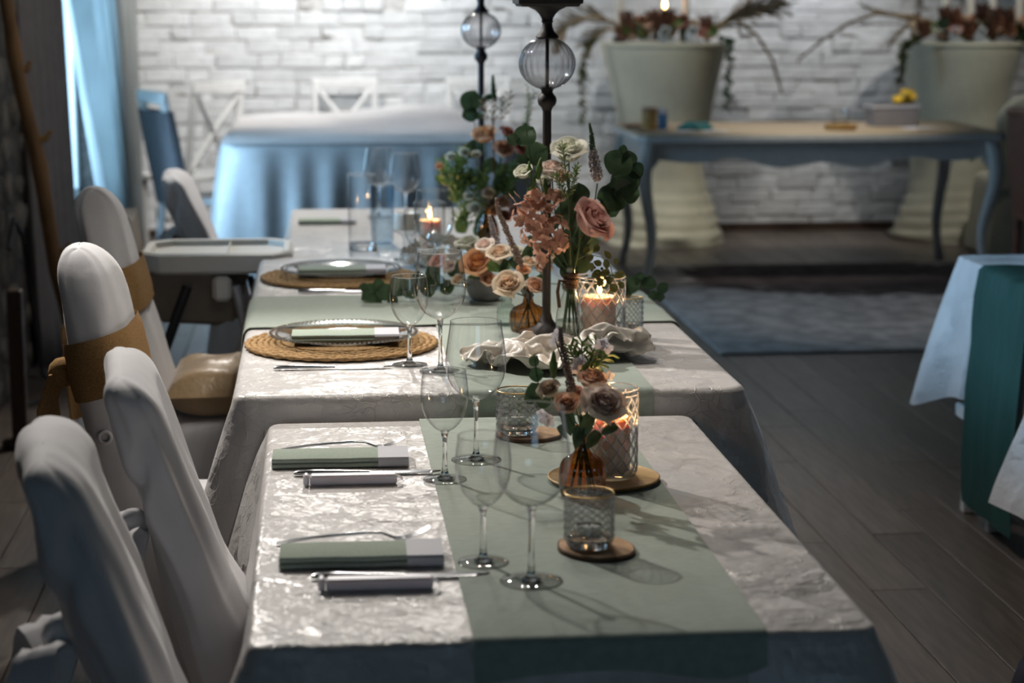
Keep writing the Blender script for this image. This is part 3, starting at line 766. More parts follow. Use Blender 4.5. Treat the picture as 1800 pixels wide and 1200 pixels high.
# ================================================================ BACK TABLE WITH CROSS-BACK CHAIRS
TB = (-.48, 1.12, 10.02, 12.25); ZTB = .80
base_table(TB[0]+.04, TB[1]-.04, TB[2]+.04, TB[3]-.04, ZTB-.001, 'wide table by the brick wall under a grey blue satin skirt')
bc = obj('satin_cloth', cloth_vf(*TB, ZTB, .775, edge=.02, flare=.075, fold=.055, freq=36, corner=.10, cz=.0, rc=.20, K=18, ns=.025, seed=11), M['satin_blue'], None, 70)
tag(bc, 'grey blue satin skirt hanging in folds from the table by brick wall', 'tablecloth')
def topper():
    V, F = [], []; nx, ny = 40, 32
    for i in range(nx+1):
        for j in range(ny+1):
            u, v = i/nx, j/ny
            x = TB[0]+.01+(TB[1]-TB[0]-.02)*u; y = TB[2]-.005+(TB[3]-TB[2])*v
            h = .008+.012*(nz(u*4, v*7, 2)+.5)+.07*math.exp(-((u-.70)/.22)**2-((v-.75)/.22)**2)+.03*math.exp(-((u-.35)/.25)**2-((v-.8)/.2)**2)
            e = min(u, 1-u, v*1.0, 1-v)
            h *= min(1, e*14+.15)
            V.append((x, y, ZTB+.002+max(.0, h)))
    for i in range(nx):
        for j in range(ny):
            a = i*(ny+1)+j; F.append((a, a+ny+1, a+ny+2, a+1))
    n = len(V)
    V += [(x, y, ZTB+.0015) for x, y, z in V]; F += [tuple(q+n for q in reversed(f)) for f in F]
    for i in range(nx):
        for j in (0, ny):
            a, b = i*(ny+1)+j, (i+1)*(ny+1)+j; F.append((a, b, b+n, a+n))
    for j in range(ny):
        for i in (0, nx):
            a, b = i*(ny+1)+j, i*(ny+1)+j+1; F.append((a, b, b+n, a+n))
    return V, F
tag(obj('topper_cloth', topper(), M['white_topper'], None, 180), 'rumpled white topper cloth lying on the blue skirted table', 'tablecloth')
def xchair(label, loc, rz, h=1.0):
    t = thing('cross_back_chair', label, 'chair', loc, rz, 'white cross back chairs by the brick wall')
    m = M['white_paint']
    obj('seat', cbox(.42, .42, .03, .006, .45), m, t, None)
    bx = lambda z: -.19-.10*max(0, (z-.45))/.55
    for sy in (-1, 1):
        obj('leg', tube([(-.24, sy*.18, .005), (-.19, sy*.18, .45)], .019, 6), m, t, None)
        obj('leg', tube([(.18, sy*.18, .005), (.17, sy*.18, .45)], .019, 6), m, t, None)
        obj('back_post', tube([(bx(.45), sy*.18, .46), (bx(.75), sy*.185, .75), (bx(h), sy*.19, h)], .020, 6), m, t, None)
        obj('cross_slat', tube([(bx(.50), -sy*.165, .50), (bx(.72), 0, .735), (bx(h-.05), sy*.165, h-.06)], .017, 6), m, t, None)
    obj('top_rail', mv(cbox(.028, .42, .065, .006), bx(h)-.0, 0, h-.055), m, t, None)
    return t
c = at_y(382, 200, 11.85)
xchair('white cross back chair turned sideways at the corner of the blue skirted table', (c.x-.20, 12.03, 0), PI-.75, 1.02)
c = at_y(607, 160, 12.52)
xchair('white cross back chair behind the middle of the blue skirted table', (c.x, 12.42, 0), -PI/2, 1.0)
c = at_y(845, 160, 12.52)
xchair('white cross back chair behind the table, half hidden by flowers', (c.x, 12.42, 0), -PI/2, 1.0)
c = at_y(280, 160, 10.7)
xch = xchair('white cross back chair with grey blue cloth hung over its back', (c.x+.24, 10.70, 0), .40, 1.03)
R = []
for k in range(12):
    z = .44+.50*k/11; xb = -.19-.10*max(0, z-.45)/.55; ring = []
    for q in range(40):
        a = 2*PI*q/40; s_ = math.sin(a)
        ring.append((xb+(.036+.008*nz(s_*3, z*3, 2))*se(a, .5)+.012*math.sin(9*s_+3*z)*(1-k/14), .222*se(a-PI/2, .5), z))
    R.append(ring)
hc = obj('hung_cloth', loft(R, False, False), M['hung_grey'], None, 60, loc=xch.location); hc.rotation_euler = xch.rotation_euler
tag(hc, 'grey blue cloth wrapped round the back of a white chair by the curtain', 'cloth')

# ================================================================ DESK WITH CABRIOLE LEGS
DX0, DX1, DY0, DY1, DZ = 1.70, 3.70, 10.42, 11.40, .805
t = thing('writing_desk', 'pale painted desk with oak top and curved cabriole legs', 'desk', ((DX0+DX1)/2, (DY0+DY1)/2, 0))
hw, hd = (DX1-DX0)/2, (DY1-DY0)/2
obj('desktop', loft([rrect(hw-.02, hd-.02, .03, DZ-.03), rrect(hw, hd, .04, DZ-.024), rrect(hw, hd, .04, DZ-.006), rrect(hw-.008, hd-.008, .04, DZ)]), M['desk_top'], t, None, label='limed oak desktop')
obj('desktop_edge', loft([rrect(hw+.002, hd+.002, .04, DZ-.046), rrect(hw+.006, hd+.006, .04, DZ-.04), rrect(hw+.006, hd+.006, .04, DZ-.016), rrect(hw+.002, hd+.002, .04, DZ-.010)], True, False), M['desk_paint'], t, None)
def scallop(w_, n=36):
    top = [(w_/2, DZ-.047), (-w_/2, DZ-.047)]
    low = []
    for k in range(n+1):
        u = -1+2*k/n; a = abs(u)
        z = DZ-.205 if a > .97 else DZ-.150-.025*math.cos(PI*a*1.0)-.035*max(0, (a-.55)/.45)**2+.018*math.cos(4*PI*a)
        low.append((u*w_/2, z))
    return top+low
obj('front_apron', mv(prism(scallop(2*hw-.14), .022), 0, -hd+.06, 0), M['desk_paint'], t, None)
obj('back_apron', mv(prism(scallop(2*hw-.14), .022), 0, hd-.06, 0), M['desk_paint'], t, None)
for s in (-1, 1):
    obj('side_apron', mv(rotz(prism(scallop(2*hd-.14), .022), PI/2), s*(hw-.06), 0, 0), M['desk_paint'], t, None)
for sx in (-1, 1):
    for sy in (-1, 1):
        R = []
        for k in range(19):
            u = k/18; z = (DZ-.047)*(1-u)+.003*u
            b = .030*math.sin(2*PI*min(1, u*1.05))*(1-.3*u)+.012*max(0, (u-.9)/.1)
            r = .040-.018*min(1, u*1.25)+.006*max(0, (u-.92)/.08)
            cx_, cy_ = sx*(hw-.065+b), sy*(hd-.065+b)
            R.append([(cx_+x_, cy_+y_, z) for x_, y_, _ in rrect(r, r, r*.35, 0)])
        obj('leg', loft(R), M['desk_paint'], t, 50)

# ================================================================ STAND TABLES IN STRETCH COVERS
def stand_table(label, x, y, seed, mirror=1):
    t = thing('stand_table', label, 'table', (x, y, 0), 0, 'round stand tables in cream stretch covers')
    n = 72; R = []
    prof = [(0, .385), (.02, .392), (.05, .380), (.09, .365), (.14, .350), (.19, .330), (.25, .305), (.32, .285), (.40, .272), (.50, .268), (.62, .278), (.75, .298), (.90, .332), (1.00, .358), (1.10, .386), (1.135, .392)]
    prof = [(z*1.077, r) for z, r in prof]
    zz = np.linspace(0, 1.222, 46); rr = np.interp(zz, [p[0] for p in prof], [p[1] for p in prof])
    for z, r in zip(zz, rr):
        ring = []
        for k in range(n):
            a = 2*PI*k/n
            lowf = max(0, 1-z/.45)
            puddle = .018*lowf*math.sin(z*85+2.2*math.cos(a+seed)+seed)+.02*lowf*nz(math.cos(a)*2, math.sin(a)*2, z*6+seed)
            diag = .016*max(0, 1-abs(z-.55)/.5)*math.sin(3*a+mirror*z*9+seed)
            ring.append(((r+puddle+diag)*math.cos(a), (r+puddle+diag)*math.sin(a), z+.004))
        R.append(ring)
    obj('stretch_cover', loft(R, False, False), M['stretch_cream'], t, 180)
    obj('table_disc', lathe([(0, 1.216), (.393, 1.216), (.400, 1.222), (.400, 1.234), (.394, 1.240), (0, 1.240)], 64), M['stretch_cream'], t, 40)
    return t
ST1, ST2 = (2.16, 12.33), (4.05, 12.33)
stand_table('cream stretch covered stand table at left end of desk', *ST1, 1, 1)
stand_table('cream stretch covered stand table at right end of desk', *ST2, 4, -1)

# ================================================================ RUG, CURTAINS, POLES, RIGHT-HAND CHAIRS
rug = obj('rug', mv(cbox(3.1, 2.78, .010, .004), 0, 0, 0), M['rug'], None, None, loc=(3.28, 9.74, .001))
tag(rug, 'worn patterned rug with dark centre under the desk front', 'rug')
def drape(path, z0, z1, amp, freq, lean=(0, 0), start=None, rows=14, t=.006, seed=0, n=80):
    R = []
    p0, p1 = Vector((*path[0], 0)), Vector((*path[1], 0)); d = (p1-p0); L = d.length; d.normalize(); nn = Vector((-d.y, d.x, 0))
    for k in range(rows+1):
        z = z0+(z1-z0)*k/rows; a, b = [], []
        for i in range(n+1):
            s = i/n
            o = amp*math.sin(2*PI*freq*s+.5*nz(s*3, z, seed))*(1+.3*nz(s*5, z*.7, seed+2))
            s0 = start(z) if start else 0
            q = p0+d*(s0+(L-s0)*s)+nn*o+Vector((lean[0]*z, lean[1]*z, 0)); q.z = z
            a.append(q+nn*t/2); b.append(q-nn*t/2)
        R.append(a+b[::-1])
    return loft(R)
tag(obj('curtain', drape(((-1.14, 8.30), (-1.065, 8.93)), .015, 2.72, .030, 5, seed=1, lean=(-.03, 0)), M['curtain_grey'], None, 180), 'grey lined curtain hanging nearest beside the bamboo pole', 'curtain')
tag(obj('curtain', drape(((-1.13, 9.45), (-1.05, 11.75)), .03, 2.72, .045, 7, seed=2, start=lambda z: max(0, (1.75-z))*.85), M['curtain_blue'], None, 180), 'pale blue sheer curtain glowing with daylight beside brick wall', 'curtain')
t = thing('branch_pole', 'brown bamboo pole with stub branches leaning against the stone wall', 'pole', (-.975, 8.10, 0))
a, b = Vector((0, 0, .03)), Vector((-.175, -.62, 1.75))
pts = [a.lerp(b, k/16)+Vector((.006*math.sin(k), .004*math.cos(k*1.3), 0)) for k in range(17)]
obj('pole_shaft', tube(pts, [.033+(.004 if k % 4 == 0 else 0)-.0006*k for k in range(17)], 12), M['bamboo'], t, 60)
for z_, dx in ((1.25, .045), (.98, .07), (.52, .06), (.42, .05)):
    p = a.lerp(b, z_/1.75)
    obj('stub_branch', tube([p, p+Vector((dx*.7, 0, .004)), p+Vector((dx, 0, .035))], [.016, .013, .008], 8), M['tan_wood'] if dx > .06 else M['bamboo'], t, 60)
t = tag(obj('slat_post', join(mv(cbox(.05, .05, .55, .004), 0, 0, 0), mv(cbox(.12, .06, .03, .004), 0, 0, .0)), M['dark_wood'], None, None, loc=(-1.03, 6.85, 0)), 'dark wooden post standing at the left edge before the stone wall', 'post')
cb = [(-1.12, 7.45, .02), (-1.05, 7.6, .012), (-1.02, 7.8, .012), (-1.10, 7.95, .05), (-1.14, 8.0, .35), (-1.15, 7.9, .62), (-1.15, 7.7, .70), (-1.15, 7.55, .60)]
tag(obj('cable', tube([Vector(p) for p in cb], .008, 8), M['black'], None, 60), 'black cable looped against the stone wall base', 'cable')

# rattan chair at the far right, and the covered chair behind the desk
t = thing('rattan_chair', 'red brown rattan chair at right edge before the desk', 'chair', (3.77, 9.55, 0))
R = []
def rattan_back():
    vf = []
    for k in range(14):
        y = -.24+.48*k/13
        vf.append(tube([(-.235, y, .45), (-.262, y, .70), (-.275, y, .95)], .019, 6))
    return join(*vf)
obj('backrest', rattan_back(), M['rattan'], t, 60)
obj('back_rail', tube([(-.276, -.26, .95), (-.28, 0, .965), (-.276, .26, .95)], .024, 8), M['rattan'], t, 60)
obj('seat', cbox(.50, .50, .05, .015, .41), M['rattan'], t, None)
for sx in (-1, 1):
    for sy in (-1, 1): obj('leg', tube([(sx*.225, sy*.225, .005), (sx*.225, sy*.225, .42)], .022, 8), M['rattan'], t, 60)
chair = thing('covered_chair', 'cream covered chair back rising beyond the right end of the desk', 'chair', (4.20, 11.62, 0), PI/2)
obj('backrest_cover', cover_back(lambda z: -.2-.1*(z-.45), .97, lambda z: .05, lambda z: .22, seed=9, wr=.004, p=.6, roundness=.8, shoulder=.2), M['stretch_cream'], chair, 60)
obj('seat_cover', cover_skirt(9), M['stretch_cream'], chair, 60)
p = at_z(1796, 1190, .0)
bag = obj('tote_bag', loft([rrect(.16, .10, .04, 0), rrect(.18, .12, .05, .04), rrect(.17, .10, .05, .10), rrect(.15, .04, .03, .17), rrect(.14, .02, .015, .19)]), M['navy'], None, 50, loc=(1.685, 4.0, 0))
tag(bag, 'dark navy bag on the floor at lower right corner', 'bag')

# ================================================================ PLACE SETTINGS
def napkin(label, x, y, z, L=.235, W=.080, H=.0165, rz=0, card=.052):
    t = thing('napkin', label, 'napkin', (x, y, z), rz, 'folded sage napkins with card bands')
    def fold(h, w, z0, y0):
        # two leaves closed by a rounded fold towards the camera
        P = []
        for k in range(7):
            a = -PI/2+PI*k/6; P.append((-w/2-h/2*math.cos(a)*.8, z0+h/2+h/2*math.sin(a)))
        P += [(w/2, z0+h), (w/2, z0)]
        R = []
        for i in range(13):
            u = -L/2+L*i/12
            R.append([(u, p[0]+y0+.0008*nz(u*30, z0*90, y), p[1]+.0008*nz(u*22, p[0]*40, z)) for p in P])
        return loft(R)
    obj('lower_fold', fold(H*.47, W, .0, 0), M['napkin'], t, 50)
    obj('upper_fold', fold(H*.50, W-.002, H*.49, .002), M['napkin'], t, 50)
    x0 = L/2-card
    P = [(-W/2-H*.28, .001), (-W/2-H*.42, H*.25), (-W/2-H*.42, H*.8), (-W/2-H*.2, H*1.06), (W/2+.003, H*1.08), (W/2+.003, .001)]
    obj('card_band', loft([[(x0+(card+.001)*i, p[0], p[1]) for p in P] for i in range(2)]), M['card'], t, None, label='pale grey card band')
    return t
def cut_path(pts, n):
    return pts
def flat_bar(pts, widths, thick, n=8):
    """bar along x: pts (x, z), width along y"""
    R = []
    for (x, z), w_, t_ in zip(pts, widths, thick):
        R.append([(x, w_/2*math.cos(2*PI*k/n+PI/n), z+t_/2*math.sin(2*PI*k/n+PI/n)) for k in range(n)])
    return loft(R)
def fork(label, x, y, z, rz=0, group='steel forks'):
    t = thing('fork', label, 'fork', (x, y, z), rz, group)
    P = [(-.115, .002), (-.105, .003), (-.09, .0055), (-.06, .0095), (-.02, .0125), (.02, .0145), (.042, .0135), (.054, .0085), (.064, .0045), (.078, .0045)]
    obj('handle', flat_bar(P, [.010, .015, .018, .014, .009, .0065, .008, .015, .021, .023], [.003, .004, .004, .004, .0045, .005, .004, .003, .0026, .0024]), M['steel'], t, 60)
    for k in range(4):
        o = -.009+.006*k
        obj('tine', mv(flat_bar([(.077, .0045), (.090, .008), (.104, .0145), (.116, .0205)], [.004, .0036, .0032, .0014], [.0024, .0022, .002, .0012], 6), 0, o, 0), M['steel'], t, 60)
    return t
def knife(label, x, y, z, rz=0, L=.225, group='steel knives'):
    t = thing('knife', label, 'knife', (x, y, z), rz, group)
    s = L/.225
    obj('handle', flat_bar([(-.112*s, .003), (-.106*s, .0045), (-.08*s, .0048), (-.02*s, .0040), (.005*s, .0036)], [.010, .016, .017, .012, .009], [.005, .008, .008, .006, .005], 10), M['steel'], t, 60)
    R = []
    for (x_, w0, w1) in ((.004, -.004, .004), (.02, -.009, .006), (.06, -.011, .007), (.095, -.009, .006), (.110, -.002, .004), (.114, .002, .003)):
        R.append([(x_*s, w0, .0022), (x_*s, (w0+w1)/2, .0016), (x_*s, w1, .0022), (x_*s, w1, .0036), (x_*s, (w0+w1)/2, .0042), (x_*s, w0, .0030)])
    obj('blade', loft(R), M['steel'], t, 60)
    return t
def favour(label, x, y, z, L=.165, rz=0):
    t = thing('favour_box', label, 'box', (x, y, z), rz, 'slim frosted favour boxes')
    obj('sleeve', cbox(L-.012, .022, .017, .003), M['favour'], t, None, loc=(.004, 0, 0))
    obj('end_cap', cbox(.010, .0235, .0185, .003), M['favour'], t, None, loc=(-L/2+.004, 0, 0))
    obj('torn_end', strip([(L/2-.004, 0, .012), (L/2+.003, .001, .010), (L/2+.008, .002, .006)], (0, 1, 0), .009, .0006, wave=.002, n=5), M['card'], t, None)
    return t
e = .0015
napkin('folded sage napkin with grey band at the nearest setting', .056, 2.805, ZT1+e, rz=-.015)
napkin('folded sage napkin with grey band at the second setting of the nearest table', .034, 3.420, ZT1+e, rz=-.02, L=.236)
fork('steel fork lying behind the napkin of the nearest setting', .046, 2.90, ZT1+e, .02)
fork('steel fork lying behind the napkin of the second setting', .036, 3.515, ZT1+e, .02)
knife('steel knife between napkin and favour box at the nearest setting', .108, 2.712, ZT1+e, -.03, .25)
knife('steel knife between napkin and favour box at the second setting', .078, 3.330, ZT1+e, -.02, .25)
favour('slim frosted favour box in front of the nearest setting', .074, 2.660, ZT1+e, .160, -.015)
favour('slim frosted favour box in front of the second setting', .050, 3.262, ZT1+e, .158, -.01)

def placemat(label, x, y, z, R0=.212):
    t = thing('placemat', label, 'placemat', (x, y, z), 0, 'round braided raffia placemats')
    def braid(R, r, n, ph):
        V, F = [], []; m = 6
        for i in range(n):
            a = 2*PI*i/n; s = math.sin(a*R*170+ph); rr = r*(1+.22*s)
            for j in range(m):
                b = 2*PI*j/m+.6*s
                V.append(((R+rr*math.cos(b))*math.cos(a), (R+rr*math.cos(b))*math.sin(a), r+rr*.62*math.sin(b)-.0018))
                F.append((i*m+j, ((i+1) % n)*m+j, ((i+1) % n)*m+(j+1) % m, i*m+(j+1) % m))
        return V, F
    rings = []
    r = R0-.006; k = 0
    while r > .128:
        obj('braid_ring', braid(r, .0075, 200, k), M['raffia'], t, 180); r -= .0135; k += 1
    obj('mat_centre', lathe([(0, .002), (r+.006, .002), (r+.006, .011), (0, .011)], 48), M['raffia'], t, 40)
    return t
def charger(label, x, y, z, R0=.166):
    t = thing('charger_plate', label, 'plate', (x, y, z), 0, 'clear beaded glass charger plates')
    obj('dish', lathe([(0, .003), (.10, .003), (.112, .004), (.125, .009), (R0-.01, .014), (R0, .0155), (R0, .0175), (R0-.01, .0165), (.126, .012), (.112, .0065), (.10, .0055), (0, .0055)], 96), M['glass_plate'], t, 60)
    vf = []
    for rad, n, zz, s in ((R0-.006, 96, .0172, .0033), (R0-.018, 84, .0155, .0026), (.118, 60, .0085, .0024)):
        for k in range(n):
            a = 2*PI*k/n; vf.append(ball(s, 6, 4, (rad*math.cos(a), rad*math.sin(a), zz), .7))
    obj('bead_rim', join(*vf), M['glass_stem'], t, 180, kind='stuff')
    return t
for i, (x, y) in enumerate(((.05, 4.345), (.058, 5.385))):
    w_ = ('first', 'farther')[i]
    placemat('round raffia placemat under the %s glass charger' % ('nearer' if i == 0 else 'farther'), x, y, ZT2+e)
    charger('clear beaded glass charger on the %s raffia placemat' % ('nearer' if i == 0 else 'farther'), x+.005, y+.005, ZT2+e+.0125)
    napkin('folded sage napkin lying on the %s glass charger' % ('nearer' if i == 0 else 'farther'), x+.008, y-.035, ZT2+e+.0195+(.012 if 0 else 0), L=.232, W=.082, H=.016, rz=-.02)
knife('steel knife in front of the nearer raffia placemat', .028, 4.068, ZT2+e, -.01, .245)
knife('steel knife in front of the farther raffia placemat', .065, 5.135, ZT2+e, -.01, .235)
p = at_z(570, 393, ZT3)
napkin('folded sage napkin on the farthest table beside the cylinder vase', p.x+.01, p.y, ZT3+e, L=.20, H=.015)

# ================================================================ GLASSES
def wine_glass(label, x, y, z, kind, group='clear stemmed wine glasses'):
    t = thing('wine_glass', label, 'wine glass', (x, y, z), 0, group)
    if kind == 'red':
        bowl = [(.0045, .108), (.010, .1095), (.020, .114), (.032, .122), (.042, .133), (.049, .147), (.0525, .162), (.0535, .176), (.0525, .192), (.050, .210), (.0468, .230), (.0445, .248)]; fr, hs = .0435, .109
    else:
        bowl = [(.004, .083), (.009, .0845), (.017, .0895), (.026, .0985), (.033, .110), (.038, .124), (.0402, .140), (.0402, .155), (.0385, .172), (.0362, .188)]; fr, hs = .0365, .084
    obj('bowl', lathe(bowl, 64), M['glass'], t, 180)
    obj('rim', torus(bowl[-1][0], .0007, 64, 6, bowl[-1][1]), M['glass_stem'], t, 180)
    st = [(0, .0035), (.014, .0040), (.008, .008), (.0052, .016), (.0042, .035), (.0038, hs*.6), (.0042, hs*.85), (.0062, hs-.004), (.0072, hs+.001), (0, hs+.0025)]
    obj('stem', lathe(st, 24), M['glass_stem'], t, 180)
    obj('foot', lathe([(0, .0001), (fr-.001, .0001), (fr, .0012), (fr-.001, .0022), (fr*.6, .0032), (.012, .0042), (0, .0046)], 64), M['glass'], t, 50)
    obj('foot_rim', torus(fr-.0004, .0009, 64, 6, .0011), M['glass_stem'], t, 180)
    return t
zg = ZT1+.003
wine_glass('large balloon wine glass nearest on the sage runner', .290, 2.668, zg, 'red')
wine_glass('smaller wine glass left of the nearest balloon glass', .231, 2.768, zg, 'white')
wine_glass('smaller wine glass standing at the second napkin setting', .208, 3.268, zg, 'white')
wine_glass('large balloon wine glass at the far edge of the nearest table', .272, 3.405, zg, 'red')
wine_glass('smaller wine glass at the right of the nearer placemat', .188, 4.09, ZT2+e, 'white')
wine_glass('large balloon wine glass at the right of the nearer placemat', .248, 4.015, ZT2+e, 'red')
p = at_z(722, 448, ZT2)
wine_glass('smaller wine glass at the right of the farther placemat', p.x-.005, 5.33, ZT2+.006, 'white')
p = at_y(768, 380, 5.10)
wine_glass('large balloon wine glass before the glowing candle at the farther placemat', p.x, 5.22, ZT2+.008, 'red')
p = at_y(666, 330, 7.2); wine_glass('large wine glass at far left behind the cylinder vase', p.x, 7.2, ZT3+e, 'red')
p = at_y(711, 330, 7.0); wine_glass('large wine glass at far right behind the cylinder vase', p.x, 6.95, ZT3+e, 'red')

# tall straight vase and blue hammered tumbler on the farthest table
def at_tab(px, Y, z): return (at_y(px, 400, Y).x, Y, z)
x, y, z = at_tab(637, 6.28, ZT3+e)
t = thing('cylinder_vase', 'tall clear straight cylinder vase on the farthest table', 'vase', (x, y, z))
obj('cylinder_wall', lathe([(.043, .002), (.0445, .012), (.0445, .236)], 56), M['glass'], t, 180)
obj('vase_base', lathe([(0, 0), (.042, 0), (.0435, .003), (.0430, .018), (.038, .022), (0, .022)], 48), M['glass_stem'], t, 40)
obj('rim', torus(.0445, .0011, 56, 6, .236), M['glass_stem'], t, 180)
x, y, z = at_tab(672, 6.42, ZT3+e)
t = thing('hammered_vase', 'blue tinted hammered glass vase beside the tall cylinder vase', 'vase', (x, y, z))
obj('vase_wall', lathe([(0, 0), (.030, 0), (.034, .006), (.036, .03), (.038, .10), (.040, .19)], 56, lambda a, i, zz: 1+.025*math.sin(11*a+zz*90)), M['glass_blue'], t, 180)
obj('rim', torus(.040, .0012, 56, 6, .19), M['glass_stem'], t, 180)

# ================================================================ CANDLES AND JARS
def candle(label, x, y, z, r, h, lit=True, mat='wax_peach', power=.5, lean=0, cat='candle', group=None):
    t = thing('pillar_candle', label, cat, (x, y, z), 0, group)
    obj('wax', lathe([(0, 0), (r-.002, 0), (r, .003), (r, h-.004), (r-.004, h), (r*.72, h-.003), (r*.3, h-.007), (0, h-.008)], 40), M[mat], t, 40)
    obj('wick', tube([(0, 0, h-.009), (.001, 0, h+.004), (.003, 0, h+.009)], .0011, 6), M['wick'], t, 60)
    if lit:
        fl = [(0, 0), (.0025, .002), (.0052, .008), (.0055, .013), (.0040, .021), (.0018, .030), (0, .037)]
        obj('flame', mv(lathe(fl, 16), .002, 0, h+.003), M['flame'], t, 180)
        l = lamp('candle_light', 'POINT', (x+.002, y, z+h+.018), power, (1, .56, .24), .008)
    return t
def lantern_jar(label, x, y, z, r, h, group='diamond cut glass candle jars'):
    t = thing('candle_jar', label, 'candle jar', (x, y, z), 0, group)
    obj('jar_wall', lathe([(r-.002, .004), (r, .012), (r, h)], 64), M['glass'], t, 180)
    obj('jar_base', lathe([(0, 0), (r-.006, 0), (r-.001, .003), (r-.0005, .010), (r-.006, .012), (0, .010)], 56), M['glass_cut'], t, 40)
    vf = []
    n = 15; zlo, zhi = .012, h*.93; tw = (zhi-zlo)/r*.75
    for k in range(n):
        for s in (-1, 1):
            pts = []
            for i in range(15):
                u = i/14; a = 2*PI*k/n+s*tw*u
                pts.append(((r+.0008)*math.cos(a), (r+.0008)*math.sin(a), zlo+(zhi-zlo)*u))
            vf.append(tube(pts, .00135, 5, False))
    vf.append(torus(r+.0006, .0014, 64, 6, zhi+.002)); vf.append(torus(r+.0004, .0016, 64, 6, h))
    obj('diamond_ridges', join(*vf), M['ridge'], t, 180)
    return t
def tealight_jar(label, x, y, z, r=.036, h=.083, tealight=True):
    t = thing('tealight_jar', label, 'candle jar', (x, y, z), 0, 'knobbly glass tealight jars with gilded rims')
    nc, nr = 14, 6
    prof = [(r*.93, .004)]+[(r, .010+(h-.014)*k/42) for k in range(43)]
    def mod(a, i, zz):
        if i == 0: return 1
        row = (zz-.008)/(h-.020)*nr
        if row > nr: return 1
        return 1+.055*abs(math.sin(PI*row))*abs(math.sin(nc/2*a+(PI/2)*(int(row) % 2)*0))
    obj('jar_wall', lathe(prof, 64), M['glass'], t, 180)
    vf = []
    for i in range(nr):
        for k in range(nc):
            a = 2*PI*(k+.5*(i % 2)*0)/nc; hh = (h-.016)/nr
            b = ball(1, 8, 6); b = ([(v[0]*.0030, v[1]*PI*r/nc*1.02, v[2]*hh*.51) for v in b[0]], b[1])
            vf.append(rotz(mv(b, r-.0004, 0, .009+hh*(i+.5)), a))
    obj('glass_knobs', join(*vf), M['glass_cut'], t, 180, kind='stuff')
    obj('jar_base', lathe([(0, 0), (r*.86, 0), (r*.95, .004), (r*.93, .013), (r*.8, .016), (0, .015)], 48), M['glass_stem'], t, 40)
    obj('gilded_rim', torus(r+.0002, .0013, 64, 8, h-.003), M['gold'], t, 180)
    return t
def tealight(label, x, y, z):
    t = thing('tealight', label, 'candle', (x, y, z), 0, 'unlit tealights inside glass jars')
    obj('metal_cup', lathe([(0, 0), (.0185, 0), (.019, .001), (.019, .016), (.0185, .016), (.0183, .012)], 36), M['foil'], t, 40)
    obj('wax', lathe([(.0182, .012), (.012, .0125), (0, .0125)], 32), M['wax_white'], t, 180)
    obj('wick', tube([(0, 0, .012), (.0008, 0, .019)], .0007, 5), M['wick'], t, 60)
def wood_slice(label, x, y, z, rx, ry, h, rz=0, seed=0):
    t = thing('wood_slice', label, 'coaster', (x, y, z), rz, 'wood slice coasters under the candle jars')
    n = 48
    def ring(k, zz): return [((rx*k*(1+.05*nz(math.cos(2*PI*i/n)*1.5, math.sin(2*PI*i/n)*1.5, seed)))*math.cos(2*PI*i/n), (ry*k*(1+.05*nz(math.cos(2*PI*i/n)*1.5, math.sin(2*PI*i/n)*1.5, seed)))*math.sin(2*PI*i/n), zz) for i in range(n)]
    obj('slice', loft([ring(.955, 0), ring(.955, h)]), M['slice'], t, 40)
    obj('bark', loft([ring(.95, .0005), ring(1.0, .001), ring(1.0, h-.0012), ring(.95, h-.0003)], False, False), M['bark'], t, 40)
# nearest table
zs = ZT1+.0035
wood_slice('oval wood slice under the nearest tealight jar', .402, 2.815, zs, .056, .068, .007, .3, 1)
tealight_jar('nearest knobbly tealight jar on an oval wood slice', .391, 2.812, zs+.0085)
tealight('unlit tealight inside the nearest knobbly jar', .391, 2.812, zs+.0085+.016)
wood_slice('wood slice under the knobbly jar at the table\'s far edge', .385, 3.585, zs, .062, .060, .007, .2, 2)
tealight_jar('knobbly tealight jar behind the nearest balloon glass at table edge', .362, 3.580, zs+.0085, .037)
tealight('unlit tealight inside the knobbly jar at table edge', .362, 3.580, zs+.0085+.016)
t = thing('gold_plate', 'round gold brown plate under the glowing jar on nearest table', 'plate', (.474, 3.235, zs))
obj('plate_disc', lathe([(0, 0), (.085, 0), (.093, .004), (.095, .008), (.093, .009), (.086, .0065), (0, .006)], 64), M['gold_plate'], t, 40)
lantern_jar('diamond cut jar with glowing peach candle on the gold plate', .484, 3.235, zs+.0070, .0455, .152)
candle('lit peach pillar candle in the jar on nearest table', .484, 3.235, zs+.019, .034, .092, power=1.2)
# middle table
wood_slice('wood slice under the candle jar of the middle table', .628, 4.275, ZT2+.004, .070, .066, .008, .5, 3)
lantern_jar('diamond cut jar with burning peach candle on the middle table', .617, 4.275, ZT2+.0135, .0525, .143)
candle('lit peach pillar candle in the jar on middle table', .612, 4.275, ZT2+.0255, .038, .088, power=.85)
tealight_jar('knobbly tealight jar right of the burning candle on middle table', .703, 4.375, ZT2+.004, .0235*1.0+.0, .092)
tealight('unlit tealight inside the knobbly jar on middle table', .703, 4.375, ZT2+.004+.016)
